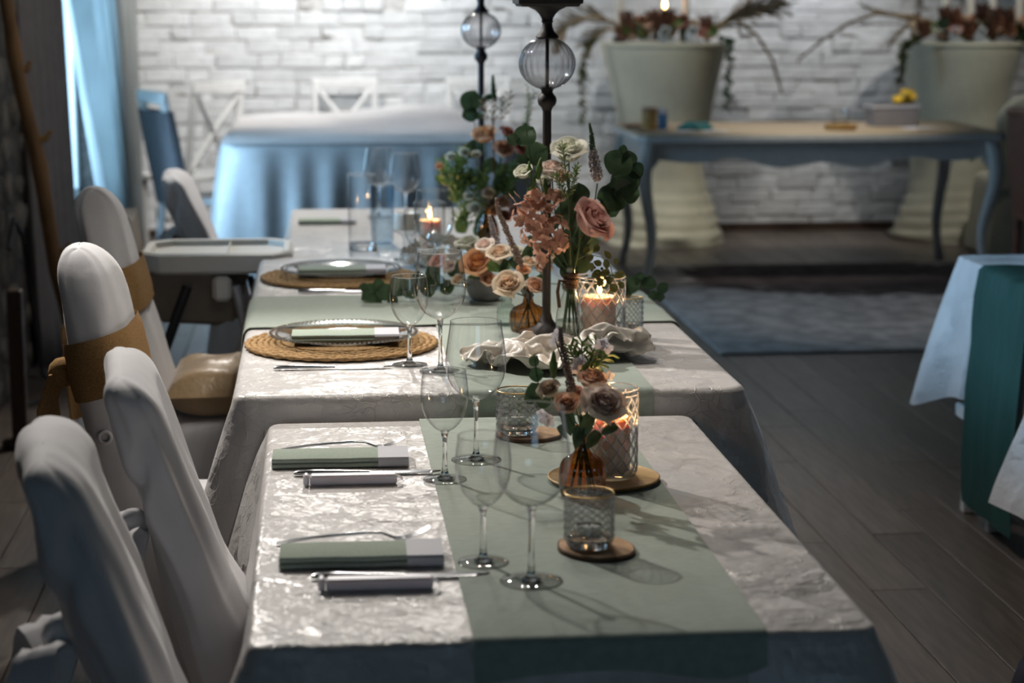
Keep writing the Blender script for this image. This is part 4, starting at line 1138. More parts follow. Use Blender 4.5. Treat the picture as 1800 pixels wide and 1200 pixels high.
# farther: white pillar in a glass and a glowing candle
x, y, z = at_tab(755, 6.05, ZT3+e)
t = thing('candle_tumbler', 'plain glass holding the small glowing candle at the farthest table', 'candle jar', (x, y, z))
obj('tumbler_wall', lathe([(0, .001), (.040, .001), (.045, .006), (.047, .03), (.048, .17)], 48), M['glass'], t, 180)
obj('rim', torus(.048, .001, 48, 6, .17), M['glass_stem'], t, 180)
candle('lit peach candle glowing behind the far balloon glass', x, y, z+.002, .036, .115, power=.6)
x, y, z = at_tab(716, 5.72, ZT2+.004)
t = thing('candle_stand', 'clear glass stand carrying a stout white candle', 'candle holder', (x, y, z))
obj('stand', lathe([(0, 0), (.040, 0), (.042, .004), (.020, .012), (.013, .03), (.012, .06), (.018, .075), (.040, .085), (.042, .090), (0, .086)], 48), M['glass_cut'], t, 50)
candle('stout white unlit candle on the clear glass stand', x, y, z+.0905, .038, .048, False, 'wax_white')

# ================================================================ CANDLESTICKS
def candlestick(label, x, y, zt, zb):
    t = thing('candlestick', label, 'candlestick', (x, y, zt), 0, 'tall dark candlesticks with ribbed glass globes')
    obj('foot', lathe([(0, 0), (.058, 0), (.062, .004), (.060, .009), (.042, .014), (.024, .022), (.014, .036), (.0105, .05), (0, .05)], 48), M['iron'], t, 40)
    obj('rod', lathe([(0, .045), (.0098, .045), (.0098, zb-.095), (0, zb-.095)], 24), M['iron'], t, 40)
    obj('knob', lathe([(0, zb-.104), (.0105, zb-.104), (.012, zb-.098), (.0195, zb-.090), (.0215, zb-.082), (.0200, zb-.074), (.0145, zb-.067), (.0125, zb-.063), (.0135, zb-.058), (.0195, zb-.054), (.0215, zb-.0525), (0, zb-.0525)], 32), M['iron'], t, 40)
    gp = []
    for k in range(33):
        a = PI*k/32; gp.append((max(.014, .0615*math.sin(a)), zb-.0575*math.cos(a)))
    obj('glass_globe', lathe(gp, 168, lambda a, i, zz: 1+.030*abs(math.sin(12*(a+.5*(zz-zb)/.06*.35)))), M['glass_ribbed'], t, 180)
    obj('inner_rod', lathe([(0, zb-.055), (.0042, zb-.055), (.0042, zb+.055), (0, zb+.055)], 12), M['iron'], t, 40)
    obj('collar', lathe([(0, zb+.055), (.0250, zb+.055), (.0255, zb+.058), (.0225, zb+.063), (.0155, zb+.070), (.0115, zb+.080), (.0110, zb+.088), (.0135, zb+.091), (.0120, zb+.094), (.0130, zb+.099), (.0185, zb+.108), (.0270, zb+.116), (.044, zb+.124), (0, zb+.124)], 40), M['iron'], t, 40)
    obj('drip_tray', loft([[(p[0], p[1], zb+z_) for p in ((hx_*sx_, hy_*sy_) for sx_, sy_, hx_, hy_ in ((1, 1, s, s), (-1, 1, s, s), (-1, -1, s, s), (1, -1, s, s)))] for s, z_ in ((.052, .1235), (.062, .1240), (.066, .130), (.070, .1305), (.071, .140), (.066, .141), (.060, .134))], True, True), M['iron'], t, None)
    return t
candlestick('tall dark candlestick with ribbed glass globe on the middle table', .513, 4.415, ZT2+.0045, .609)
cx_ = at_y(846, 300, 6.30).x
candlestick('tall dark candlestick with ribbed glass globe on the farthest table', cx_, 6.30, ZT3+.003, .682)

# ================================================================ FLOWERS
def orient(d, up=None, spin=0):
    q = Vector(d).normalized().to_track_quat('Z', 'Y')
    return (q @ Quaternion((0, 0, 1), spin))
def petal_grid(R, f, a, nu=6, nv=6, curl=1.0, rnd=None):
    """one rose petal: f 0 inner .. 1 outer, a its bearing"""
    rj = rnd or random
    w_ = 1.5-.45*f; V = []
    rb = .14+.78*f; lip = curl*f*f*rj.uniform(.7, 1.2); top = .70-.10*f+rj.uniform(-.04, .04)
    for i in range(nv+1):
        t_ = i/nv
        for j in range(nu+1):
            s = -1+2*j/nu
            ang = a+s*w_*(math.sin(PI*(.16+.66*t_))**.55)
            h_ = min(1, t_/.55)
            r_ = rb*max(0, 1-(1-h_)**2.4)**.5*(1-.16*max(0, t_-.5)*(1-f))+lip*.34*(max(0, t_-.70)/.30)**2
            r_ *= 1+.04*nz(ang*2, t_*2, a*3)+.05*s*(1-.4*f)
            z_ = -.62+(top+.62)*t_-lip*.20*(max(0, t_-.74)/.26)**2-(.10+.20*f)*abs(s)**2.4*t_**2+.03*nz(s*2+a, t_*3, 4)
            V.append((R*r_*math.cos(ang), R*r_*math.sin(ang), R*z_))
    F = []
    for i in range(nv):
        for j in range(nu):
            q = i*(nu+1)+j; F.append((q, q+1, q+nu+2, q+nu+1))
    return V, F
def set_layer(me, vals):
    at = me.attributes.new('layer', 'FLOAT', 'POINT'); at.data.foreach_set('value', vals)
ROSES = {}
def rose_meshes(mat, var):
    key = (mat, var)
    if key in ROSES: return ROSES[key]
    rj = random.Random(var*13+5)
    vf, lay = [], []
    n = 17
    for i in range(n):
        f = (i/(n-1))**.9*.84
        p = petal_grid(1, f, i*2.399+var, rnd=rj); vf.append(p); lay += [f]*len(p[0])
    head = join(*vf); hm = mesh('rose', head, M[mat], 180); set_layer(hm, lay)
    outs = []
    for k in range(5):
        p = petal_grid(1, .92+.08*rj.random(), 0, nu=8, nv=7, curl=1.25, rnd=rj)
        pm_ = mesh('petal', p, M[mat], 180); set_layer(pm_, [1.0]*len(p[0])); outs.append(pm_)
    ROSES[key] = (hm, outs); return ROSES[key]
SEP = mesh('sepal', lathe([(0, -.80), (.16, -.78), (.30, -.66), (.36, -.52), (.30, -.45)], 12), None, 60)
SEP.materials.append(M['stem'])
def rose(parent, pos, R, mat, d, var=0, petals=5, spin=0):
    hm, outs = rose_meshes(mat, var % 3)
    o = obj('rose', hm, None, parent); o.location = pos; o.rotation_mode = 'QUATERNION'; o.rotation_quaternion = orient(Vector(d)+Vector((0, .22, .55)), spin=spin); o.scale = (R/1.22,)*3
    for k in range(petals):
        c = obj('petal', outs[k % 5], None, o); c.rotation_euler = (0, 0, 2*PI*k/petals+.4*var)
    obj('sepal', SEP, None, o)
    return o
def bud_vf():
    return join(lathe([(0, -1), (.25, -.9), (.42, -.4), (.36, .2), (.18, .8), (0, 1.0)], 10), lathe([(.43, -.5), (.47, -.2), (.5, .15)], 10))
BUD = mesh('flower_bud', bud_vf(), M['leaf_light'], 180)
def leaf_vf(w_=.46, tip=.0, fold=.18, curl=.25, n=9, m=6):
    """leaf of unit length from the origin along +X, facing +Z"""
    V, F = [], []
    for i in range(n+1):
        u = i/n
        hw_ = w_*(math.sin(PI*min(1, u*(1-tip*.3)+.02)))**(.62 if tip == 0 else .95)+.002
        for j in range(m+1):
            s = -1+2*j/m
            V.append((u, s*hw_, fold*abs(s)*hw_-curl*u*u*.5+.03*math.sin(5*u+3*s)))
    for i in range(n):
        for j in range(m):
            q = i*(m+1)+j; F.append((q, q+m+1, q+m+2, q+1))
    return V, F
LEAFM = {}
def leaf_mesh(kind, var):
    k = (kind, var % 3)
    if k not in LEAFM:
        pr = {'round': (.50, 0, .16, .22, 'leaf'), 'long': (.26, 1, .3, .35, 'leaf'), 'small': (.36, .6, .2, .2, 'leaf_olive'), 'light': (.34, .8, .25, .3, 'leaf_light')}[kind]
        me = mesh('leaf', leaf_vf(pr[0]*(1+.12*(var % 3-1)), pr[1], pr[2]*(1+.5*(var % 3-1)), pr[3]*(.5+.6*(var % 3))), M[pr[4]], 180)
        LEAFM[k] = me
    return LEAFM[k]
def leaf(parent, pos, L, dirx, nrm, kind='round', var=0, name='leaf'):
    """pos is the CENTRE of the blade"""
    dx = Vector(dirx).normalized(); n_ = Vector(nrm); n_ = (n_-dx*n_.dot(dx)).normalized(); y_ = n_.cross(dx)
    Mx = Matrix((dx, y_, n_)).transposed()
    o = obj(name, leaf_mesh(kind, var), None, parent)
    o.rotation_mode = 'QUATERNION'; o.rotation_quaternion = Mx.to_quaternion(); o.scale = (L,)*3
    o.location = Vector(pos)-dx*L/2
    return o
def stem(parent, pts, r=.0014, mat='stem', name='stem'):
    obj(name, tube(pts, r, 6), M[mat], parent, 60)
def bez(a, b, bend=(0, 0, 0), n=8):
    a, b, k = Vector(a), Vector(b), Vector(bend)
    return [a.lerp(b, i/n)+k*(4*(i/n)*(1-i/n)) for i in range(n+1)]
def spike(parent, pts, r0, r1, mat, name='flower_spike', dens=1.0, seed=0, bead=.0022):
    rj = random.Random(seed); vf = [tube(pts, [max(.0008, (r0+(r1-r0)*i/(len(pts)-1))*.55) for i in range(len(pts))], 6)]
    L = sum((Vector(pts[i+1])-Vector(pts[i])).length for i in range(len(pts)-1))
    n = int(dens*L/.0022*2.2); n = min(n, 420)
    for k in range(n):
        u = (k+.5)/n; i = min(int(u*(len(pts)-1)), len(pts)-2); fr = u*(len(pts)-1)-i
        c = Vector(pts[i]).lerp(Vector(pts[i+1]), fr); r_ = r0+(r1-r0)*u; a = k*2.399
        d = (Vector(pts[i+1])-Vector(pts[i])).normalized(); o1 = d.orthogonal().normalized(); o2 = d.cross(o1)
        r_ *= rj.uniform(.75, 1.2)*min(1, .35+u*5); p_ = c+(o1*math.cos(a)+o2*math.sin(a))*r_
        vf.append(ball(bead*rj.uniform(.7, 1.15)*(.5+.5*min(1, r_/max(r0, r1))), 5, 4, p_))
    return obj(name, join(*vf), M[mat], parent, 180)
def four_petals():
    vf = []
    for k in range(4):
        v = leaf_vf(.46, 0, .10, -.25, 5, 4)
        vf.append(rotz(mv(v, .04, 0, .0), k*PI/2+.1*k))
    vf.append(ball(.07, 6, 4, (0, 0, .02)))
    return join(*vf)
FLORET = mesh('floret', four_petals(), M['floret'], 180)
BLOSSOM = mesh('white_blossom', four_petals(), M['floret_white'], 180)
def florets(parent, pos, R, n, size, me, seed, squash=(1, .7, 1.2), name='floret'):
    rj = random.Random(seed)
    for k in range(n):
        z_ = 1-2*(k+.5)/n; a = k*2.399; q = math.sqrt(1-z_*z_)
        d = Vector((q*math.cos(a)*squash[0], q*math.sin(a)*squash[1], z_*squash[2]))
        o = obj(name, me, None, parent); o.location = Vector(pos)+d*R*rj.uniform(.75, 1.1)
        o.rotation_mode = 'QUATERNION'; o.rotation_quaternion = orient(d+Vector((rj.uniform(-.5, .5), rj.uniform(-.7, .2), rj.uniform(-.3, .5))), spin=rj.uniform(0, 3)); s = size*rj.uniform(.75, 1.2); o.scale = (s,)*3
def fern(parent, base, tip, n, L, seed, mat='leaf_light', name='fern_tuft'):
    """feathery greenery: many slender leaflets on one stalk, one mesh"""
    rj = random.Random(seed); base, tip = Vector(base), Vector(tip); ax = (tip-base); vf = [tube([base, tip], .0012, 5)]
    lv = leaf_vf(.16, 1, .2, .4, 4, 2)
    d0 = ax.normalized(); o1 = d0.orthogonal().normalized(); o2 = d0.cross(o1)
    for k in range(n):
        u = (k+.6)/n; a = k*2.399
        dx = (d0*.7+(o1*math.cos(a)+o2*math.sin(a))).normalized(); nn = dx.orthogonal().normalized(); y_ = nn.cross(dx)
        Mx = Matrix((dx*L, y_*L, nn*L)).transposed().to_4x4(); Mx.translation = base+ax*u
        vf.append(xf(lv, Mx))
    return obj(name, join(*vf), M[mat], parent, 180)
class Bouquet:
    """a bouquet with its origin where the stems meet in the vase; items are placed by where they stand"""
    def __init__(s, name, label, cat, loc, group=None):
        s.o = Vector(loc); s.t = thing(name, label, cat, loc, 0, group); s.k = 0
    def at(s, px, py, Y): return at_y(px, py, Y)-s.o
    def rose(s, px, py, Y, rpx, mat, d=None, petals=5, st=True):
        s.k += 1; p = s.at(px, py, Y); R = rpx*Y/FPX
        if d is None: d = Vector((p.x*2.0, -.55, max(.15, p.z)*1.2)).normalized()+Vector((random.uniform(-.2, .2), -.35, random.uniform(-.1, .35)))
        rose(s.t, p, R, mat, d, s.k, petals, random.uniform(0, 3))
        if st: stem(s.t, bez((random.uniform(-.004, .004), random.uniform(-.004, .004), -.01), p-Vector(d).normalized()*R*.7, (p.x*.2, 0, 0), 6), .0016)
    def leaf(s, px, py, Y, rpx, ang, kind='round', nrm=None, var=None):
        s.k += 1; p = s.at(px, py, Y); a = math.radians(ang)
        leaf(s.t, p, 2.1*rpx*Y/FPX, (math.cos(a), random.uniform(-.35, .2), math.sin(a)), nrm or (random.uniform(-.5, .5), -1, random.uniform(-.1, .6)), kind, s.k if var is None else var)
    def branch(s, pts, r=.0013, mat='stem'):
        stem(s.t, [s.at(*q) for q in pts], r, mat, 'branch')

# ---- amber vases, bottle vase, bowl
def ribbed_vase(label, x, y, z, R, H, mat='glass_amber', neck=.011, lobes=16, name='bud_vase'):
    t = thing(name, label, 'vase', (x, y, z), 0, 'ribbed glass bud vases')
    prof = [(0, .0015), (R*.86, .0005), (R*.93, .004), (R, H*.16), (R*1.0, H*.34), (R*.95, H*.46), (R*.80, H*.545), (R*.52, H*.60), (neck*1.15, H*.66), (neck, H*.76), (neck*1.05, H*.90), (neck*1.5, H*.985), (neck*1.55, H)]
    pz = [p[1] for p in prof[2:]]; pr_ = [p[0] for p in prof[2:]]
    zz = np.linspace(pz[0], pz[-1], 34); fine = prof[:2]+[(float(np.interp(q, pz, pr_)), float(q)) for q in zz]
    obj('vase_body', lathe(fine, lobes*8, lambda a, i, q: 1+(.085*abs(math.sin(lobes/2*a)) if q < H*.61 else 0)), M[mat], t, 180)
    obj('lip', torus(neck*1.55, .0014, 40, 8, H), M[mat], t, 180)
    return t
V1 = (.424, 3.135, zs)
ribbed_vase('amber ribbed bud vase beside the glowing jar on nearest table', *V1, .0355, .115)
V3 = (.478, 4.475, ZT2+.004)
ribbed_vase('amber ribbed bud vase left of the dark candlestick on middle table', *V3, .0400, .100)
VC = (.436, 4.56, ZT2+.004)
ribbed_vase('small clear ribbed vase behind the amber bud vase', *VC, .021, .085, 'glass_clear_ribbed', .012, 20)
V2 = (.551, 4.285, ZT2+.004)
t = thing('bottle_vase', 'tall slim clear bottle vase with twine neck on middle table', 'vase', V2)
obj('bottle', lathe([(0, .001), (.030, .0005), (.0325, .004), (.0325, .055), (.030, .075), (.022, .100), (.0145, .120), (.0125, .135), (.0125, .165), (.0145, .168), (.0145, .174)], 48), M['glass'], t, 180)
obj('water', lathe([(0, .003), (.029, .003), (.0312, .008), (.0312, .055), (0, .0555)], 40), thin_glass('vase_water', (.80, .84, .80), (.35, .4, .36), .03), t, 40)
obj('twine_wrap', join(*[torus(.0135+.0012*math.sin(k*2.1), .0024, 30, 6, .128+.0042*k) for k in range(8)]), M['twine'], t, 180)
obj('twine_tail', tube([(-.012, -.008, .14), (-.026, -.012, .145), (-.03, -.01, .12), (-.026, -.012, .085)], .004, 7), M['twine'], t, 180)
VB = (.418, 4.93, ZT2+.004)
t = thing('bowl', 'round grey concrete bowl with roses on the crosswise runner', 'bowl', VB)
obj('bowl_shell', lathe([(0, .0), (.022, 0), (.030, .003), (.040, .012), (.047, .028), (.049, .046), (.046, .060), (.043, .060), (.045, .046), (.038, .018), (0, .010)], 48), M['concrete'], t, 60)

# ---- bouquet in the nearest amber vase
Y1 = 3.12
b = Bouquet('flower_bouquet', 'small bouquet of blush and peach roses in nearest amber vase', 'bouquet', (V1[0], V1[1], V1[2]+.105))
b.rose(1060, 712, 3.08, 43, 'rose_blush', (.30, -1, .42))
b.rose(997, 711, 3.08, 25, 'rose_peach', (-.15, -1, .5)); b.rose(966, 685, 3.12, 22, 'rose_cream', (-.5, -.9, .6))
b.rose(1040, 668, 3.16, 28, 'rose_peach', (.1, -.7, .9)); b.rose(1010, 690, 3.18, 17, 'rose_pink', (0, -.8, .8))
for px, py, r_, a in ((939, 634, 11, 60), (943, 658, 13, 10), (940, 687, 15, 110), (955, 705, 15, 160), (931, 700, 11, 200)): b.leaf(px, py, 3.14, r_, a)
b.branch([(1015, 745, 3.14), (975, 705, 3.14), (945, 672, 3.14), (940, 630, 3.14)])
for px, py, r_, a in ((1000, 745, 22, 100), (1030, 752, 24, 70), (1015, 770, 20, 80), (1040, 775, 18, 60), (990, 760, 14, 120), (1070, 755, 16, 30)): b.leaf(px, py, 3.11, r_, a, 'long')
spike(b.t, [b.at(*q) for q in ((1006, 700, 3.15), (1002, 670, 3.16), (994, 635, 3.17), (986, 600, 3.18), (985, 575, 3.18))], .0075, .0022, 'spike_tan', 'seed_spike', 1.6, 1, .0026)
for k, (px, py, tx_, ty_) in enumerate(((1030, 660, 1048, 600), (1025, 655, 1022, 600), (1035, 655, 1070, 622), (1020, 650, 1000, 610))):
    fern(b.t, b.at(px, py, 3.2), b.at(tx_, ty_, 3.22), 26, .019, k)
for k, (px, py, r_) in enumerate(((979, 588, 12), (972, 602, 10), (1055, 606, 12), (1068, 612, 12), (1062, 600, 9), (1015, 640, 13), (1022, 632, 11), (1008, 650, 11), (960, 737, 14), (952, 728, 11), (968, 742, 10), (1072, 660, 10))):
    o = obj('white_blossom', BLOSSOM, None, b.t); o.location = b.at(px, py, 3.19); o.rotation_mode = 'QUATERNION'; o.rotation_quaternion = orient((random.uniform(-.4, .4), -1, random.uniform(-.2, .6)), spin=k); o.scale = (r_*Y1/FPX,)*3
stem(b.t, [b.at(1020, 660, 3.17), b.at(1060, 610, 3.19)], .0012); stem(b.t, [b.at(1005, 690, 3.17), b.at(976, 595, 3.19)], .0012)
o = obj('flower_bud', BUD, None, b.t); o.location = b.at(973, 640, 3.13); o.scale = (.014, .014, .024)
for k in range(7):
    a = k*.9; stem(b.t, [(0.006*math.cos(a), .006*math.sin(a), .03), (0.004*math.cos(a+2), .004*math.sin(a+2), -.02), (.022*math.cos(a+2.5), .018*math.sin(a+2.5), -.098)], .0017)

# ---- tall bouquet in the bottle vase
b = Bouquet('flower_bouquet', 'tall bouquet with white rose and peach hydrangea in twine bottle vase', 'bouquet', (V2[0], V2[1], V2[2]+.165))
Y2 = 4.28
b.rose(1000, 265, 4.30, 33, 'rose_white', (-.1, -.8, .55)); b.rose(921, 303, 4.26, 18, 'rose_white', (-.5, -.8, .6)); b.rose(970, 297, 4.27, 23, 'rose_blush', (-.1, -.7, .8))
b.rose(1040, 388, 4.20, 43, 'rose_pink', (.62, -.75, .05)); b.rose(957, 318, 4.28, 15, 'rose_white', (-.2, -.8, .5)); b.rose(985, 345, 4.27, 16, 'rose_blush', (0, -.9, .4))
b.rose(985, 310, 4.30, 18, 'rose_cream', (.1, -.9, .5))
for px, py, s_ in ((931, 298, 1), (948, 296, 1.3), (938, 318, 1), (1012, 300, .8), (960, 330, 1.2)):
    o = obj('flower_bud', BUD, None, b.t); o.location = b.at(px, py, 4.25); o.scale = (.012*s_, .012*s_, .019*s_); o.rotation_euler = (0, random.uniform(-.3, .3), 0)
    stem(b.t, bez((0, 0, 0), b.at(px, py+8, 4.25), (-.01, 0, 0), 6), .0011)
for k, (px, py, n_, R_) in enumerate(((945, 382, 20, .030), (972, 402, 16, .028), (922, 368, 8, .018), (968, 348, 8, .018), (955, 436, 9, .020), (930, 408, 9, .022), (910, 382, 4, .014), (985, 425, 7, .018), (940, 345, 6, .014), (952, 455, 4, .012), (905, 345, 2, .006))):
    florets(b.t, b.at(px, py, 4.25), R_, n_, .0145, FLORET, 4+k, (.95, .7, 1.15))
for q, r0, r1, m_ in ((((1050, 318, 4.3), (1045, 285, 4.3), (1041, 262, 4.3)), .014, .007, 'spike_mauve'), (((1041, 266, 4.3), (1040, 240, 4.3), (1036, 216, 4.3)), .0068, .0014, 'spike_green')):
    spike(b.t, [b.at(*p_) for p_ in q], r0, r1, m_, 'veronica_spike', 1.5, 5, .0032 if r0 > .01 else .0024)
stem(b.t, bez((0, 0, 0), b.at(1050, 322, 4.3), (.01, 0, 0), 6), .0016)
for px, py, tx_, ty_ in ((998, 330, 988, 252), (1000, 345, 1015, 290), (998, 350, 975, 305)):
    fern(b.t, b.at(px, py, 4.22), b.at(tx_, ty_, 4.22), 34, .012, px+ty_, name='goldenrod_spray')
stem(b.t, [(0, 0, 0), b.at(1000, 370, 4.22), b.at(998, 300, 4.22)], .0013)
for px, py, r_, a in ((1088, 286, 24, 60), (1106, 280, 16, 100), (1100, 318, 27, 20), (1083, 345, 26, -30), (1066, 342, 18, 200), (1075, 365, 18, -60), (1118, 300, 14, -40), (1092, 330, 22, 130), (1062, 365, 12, 250), (1110, 340, 16, -10), (1095, 263, 9, 80)): b.leaf(px, py, 4.26, r_, a)
b.branch([(1010, 440, 4.28), (1045, 370, 4.27), (1080, 330, 4.27), (1105, 285, 4.27), (1128, 308, 4.27)])
for px, py, r_, a in ((924, 238, 20, 50), (944, 270, 20, 35), (902, 245, 12, 160), (918, 282, 12, 190)): b.leaf(px, py, 4.30, r_, a)
b.branch([(945, 320, 4.3), (932, 275, 4.3), (925, 225, 4.3)], .0011)
for px, py, r_, a in ((1012, 425, 26, 20), (1035, 440, 24, 60), (990, 430, 22, 110), (1000, 450, 22, 80), (1005, 395, 20, 90), (938, 338, 14, 80), (1025, 415, 18, 140), (975, 395, 16, 60), (1000, 475, 18, 90), (1020, 462, 18, 50), (985, 465, 15, 130), (1008, 360, 22, 80), (1018, 340, 18, 100), (992, 375, 18, 90)): b.leaf(px, py, 4.29, r_, a, 'long' if px % 2 else 'round')
rj = random.Random(3)
trail = [(1015, 455, 4.22), (1035, 447, 4.20), (1058, 452, 4.19), (1074, 470, 4.18), (1078, 490, 4.18), (1085, 505, 4.18)]
b.branch(trail, .0009)
for px, py in ((1030, 440), (1048, 437), (1068, 447), (1083, 460), (1050, 462), (1062, 480), (1088, 483), (1070, 492), (1040, 470), (1055, 497), (1078, 505), (1035, 455), (1092, 500), (1048, 482), (1066, 465)):
    b.leaf(px, py, 4.18, rj.uniform(6, 10), rj.uniform(-60, 120), 'small')
for px, py in ((1045, 470), (1052, 478), (1058, 472), (1064, 488), (1070, 498), (1060, 505), (1050, 490)):
    obj('berry', ball(.0035, 6, 4, b.at(px, py, 4.18)), M['leaf_olive'], b.t, 180)
for k in range(9):
    a = k*.7; stem(b.t, [(0.006*math.cos(a), .006*math.sin(a), .06), (0.006*math.cos(a+1), .006*math.sin(a+1), 0), (.008*math.cos(a+2), .008*math.sin(a+2), -.06), (.020*math.cos(a+2.5), .016*math.sin(a+2.5), -.155)], .0020)

# ---- roses in the middle amber vase
b = Bouquet('flower_bouquet', 'low bouquet of cream and peach roses in middle amber vase', 'bouquet', (V3[0], V3[1], V3[2]+.09))
b.rose(894, 501, 4.42, 29, 'rose_cream', (-.25, -1, .35)); b.rose(941, 503, 4.44, 18, 'rose_peach', (.2, -1, .3)); b.rose(878, 447, 4.55, 24, 'rose_cream', (-.2, -.8, .7)); b.rose(905, 443, 4.55, 17, 'rose_white', (0, -.8, .6))
b.rose(930, 462, 4.5, 15, 'rose_cream', (.2, -.8, .5)); b.rose(955, 470, 4.5, 17, 'rose_peach', (.2, -.9, .4)); b.rose(920, 475, 4.47, 13, 'rose_orange', (.1, -.9, .5)); b.rose(975, 452, 4.52, 20, 'rose_cream', (.3, -.8, .6)); b.rose(852, 432, 4.6, 18, 'rose_blush', (-.4, -.8, .7))
spike(b.t, [b.at(*q) for q in ((918, 470, 4.46), (905, 440, 4.46), (888, 400, 4.47), (876, 372, 4.47), (872, 348, 4.47))], .0085, .0022, 'spike_tan', 'seed_spike', 1.5, 2, .0028)
spike(b.t, [b.at(*q) for q in ((880, 450, 4.6), (868, 410, 4.62), (860, 378, 4.62))], .009, .003, 'spike_mauve', 'veronica_spike', 1.5, 3, .0032)
for px, py, r_, a in ((925, 450, 18, 60), (945, 445, 16, 100), (915, 490, 14, 30), (925, 515, 14, -40), (905, 465, 12, 120), (870, 470, 14, 150), (950, 490, 12, 10), (960, 440, 18, 70), (885, 470, 14, 70), (935, 430, 16, 110)): b.leaf(px, py, 4.52, r_, a, 'long' if px % 2 else 'light')
for k in range(6):
    a = k*1.1; stem(b.t, [(0, 0, .02), (.004*math.cos(a), .004*math.sin(a), -.02), (.026*math.cos(a+2.5), .02*math.sin(a+2.5), -.082)], .0018)

# ---- roses and eucalyptus in the concrete bowl
b = Bouquet('flower_arrangement', 'apricot roses with trailing eucalyptus in the grey concrete bowl', 'bouquet', (VB[0], VB[1], VB[2]+.045))
Yb = 4.90
b.rose(839, 464, 4.86, 30, 'rose_orange', (-.35, -1, .3)); b.rose(868, 452, 4.9, 24, 'rose_cream', (.1, -.9, .7)); b.rose(805, 492, 4.86, 12, 'rose_cream', (-.6, -.9, .3)); b.rose(822, 428, 4.95, 22, 'rose_white', (-.3, -.5, .9)); b.rose(790, 470, 4.92, 15, 'rose_blush', (-.6, -.8, .4)); b.rose(858, 492, 4.84, 16, 'rose_peach', (.1, -1, .3)); b.rose(770, 460, 4.95, 17, 'rose_pink', (-.6, -.8, .5))
for px, py, r_, a in ((654, 519, 19, 200), (676, 513, 17, 150), (700, 503, 18, 120), (720, 508, 16, 40), (690, 528, 12, 250), (735, 492, 15, 80), (752, 505, 15, 20), (768, 495, 16, 100), (785, 505, 14, 200), (665, 500, 10, 100), (640, 505, 9, 170), (760, 480, 14, 120), (800, 475, 14, 60)): b.leaf(px, py, 4.92, r_, a)
b.branch([(830, 505, 4.92), (780, 500, 4.92), (720, 505, 4.92), (648, 518, 4.92)])
for px, py, r_, a in ((1062, 492, 18, 150), (1088, 492, 16, 40), (1078, 510, 16, 250), (1110, 500, 18, 20), (1125, 490, 12, 80), (1140, 497, 13, 70), (1165, 506, 12, 40), (1148, 520, 10, -70), (1160, 522, 8, -90), (1100, 515, 13, 200), (1040, 500, 14, 120), (1020, 490, 16, 30), (1000, 500, 14, 60)): b.leaf(px, py, 4.93, r_, a)
b.branch([(860, 505, 4.92), (940, 498, 4.94), (1040, 500, 4.94), (1110, 505, 4.93), (1170, 505, 4.93)])
for px, py, r_, a in ((845, 440, 16, 90), (815, 470, 14, 130), (850, 480, 12, 30), (885, 470, 15, 60), (830, 490, 11, 250)): b.leaf(px, py, 4.93, r_, a, 'light')
for px, py in ((1010, 470), (1018, 478), (1022, 462), (1005, 482)):
    o = obj('floret', FLORET, None, b.t); o.location = b.at(px, py, 4.93); o.scale = (.02,)*3; o.rotation_euler = (PI/2, px, 0)

# ---- tall bouquet with the farthest candlestick
VF = (at_y(858, 420, 6.08).x, 6.08, ZT3+.004)
t = thing('bottle_vase', 'dark amber bottle vase holding the far tall bouquet', 'vase', VF)
obj('bottle', lathe([(0, .001), (.032, .0005), (.035, .004), (.035, .070), (.030, .095), (.018, .125), (.0135, .145), (.0135, .20), (.016, .204), (.016, .21)], 40), M['glass_amber'], t, 180)
b = Bouquet('flower_bouquet', 'far tall bouquet of peach roses beside the farther candlestick', 'bouquet', (VF[0], VF[1], VF[2]+.20))
b.rose(852, 237, 6.05, 23, 'rose_orange', (-.2, -.8, .6)); b.rose(884, 263, 6.02, 19, 'rose_peach', (.2, -1, .2)); b.rose(914, 262, 6.08, 14, 'rose_rust', (.6, -.8, .2)); b.rose(892, 232, 6.1, 15, 'rose_rust', (.4, -.6, .6))
for px, py, r_, m_ in ((824, 345, 11, 'rose_white'), (858, 340, 12, 'rose_cream'), (833, 366, 13, 'rose_white'), (884, 357, 14, 'rose_peach'), (870, 372, 11, 'rose_orange'), (887, 380, 12, 'rose_rust'), (815, 268, 10, 'rose_white'), (836, 272, 9, 'rose_white'), (792, 275, 9, 'rose_white'), (773, 292, 8, 'rose_orange'), (905, 372, 12, 'rose_pink')): b.rose(px, py, 6.05, r_, m_, None, 4)
for px, py, r_, a in ((827, 177, 19, 60), (826, 200, 14, 190), (856, 172, 12, 20), (838, 205, 10, 10), (833, 262, 16, 100), (840, 255, 12, 60), (862, 290, 14, 80), (900, 245, 14, 40), (920, 225, 10, 60), (790, 300, 16, 160), (808, 318, 17, 120), (800, 340, 15, 210), (785, 318, 13, 180), (830, 310, 15, 100), (846, 322, 16, 60), (818, 375, 16, 240), (812, 392, 16, 260), (850, 385, 16, 90), (862, 400, 16, 70), (845, 410, 15, 110), (870, 340, 14, 60), (895, 335, 13, 40), (808, 285, 13, 100), (775, 315, 10, 150), (880, 300, 14, 40), (900, 290, 12, 10), (860, 355, 14, 120), (840, 395, 14, 80), (880, 320, 15, 90), (905, 310, 12, 50)): b.leaf(px, py, 6.1, r_, a, ('round', 'light', 'long')[(px+py) % 3] if r_ < 17 else 'round')
b.branch([(855, 420, 6.1), (845, 330, 6.1), (838, 240, 6.1), (826, 170, 6.1)]); b.branch([(858, 420, 6.1), (830, 350, 6.1), (790, 300, 6.1), (772, 290, 6.1)]); b.branch([(860, 420, 6.1), (875, 330, 6.1), (900, 250, 6.1), (925, 222, 6.1)], .003, 'rust_dried'); b.branch([(858, 420, 6.1), (870, 330, 6.1), (866, 200, 6.1)], .003, 'rust_dried')
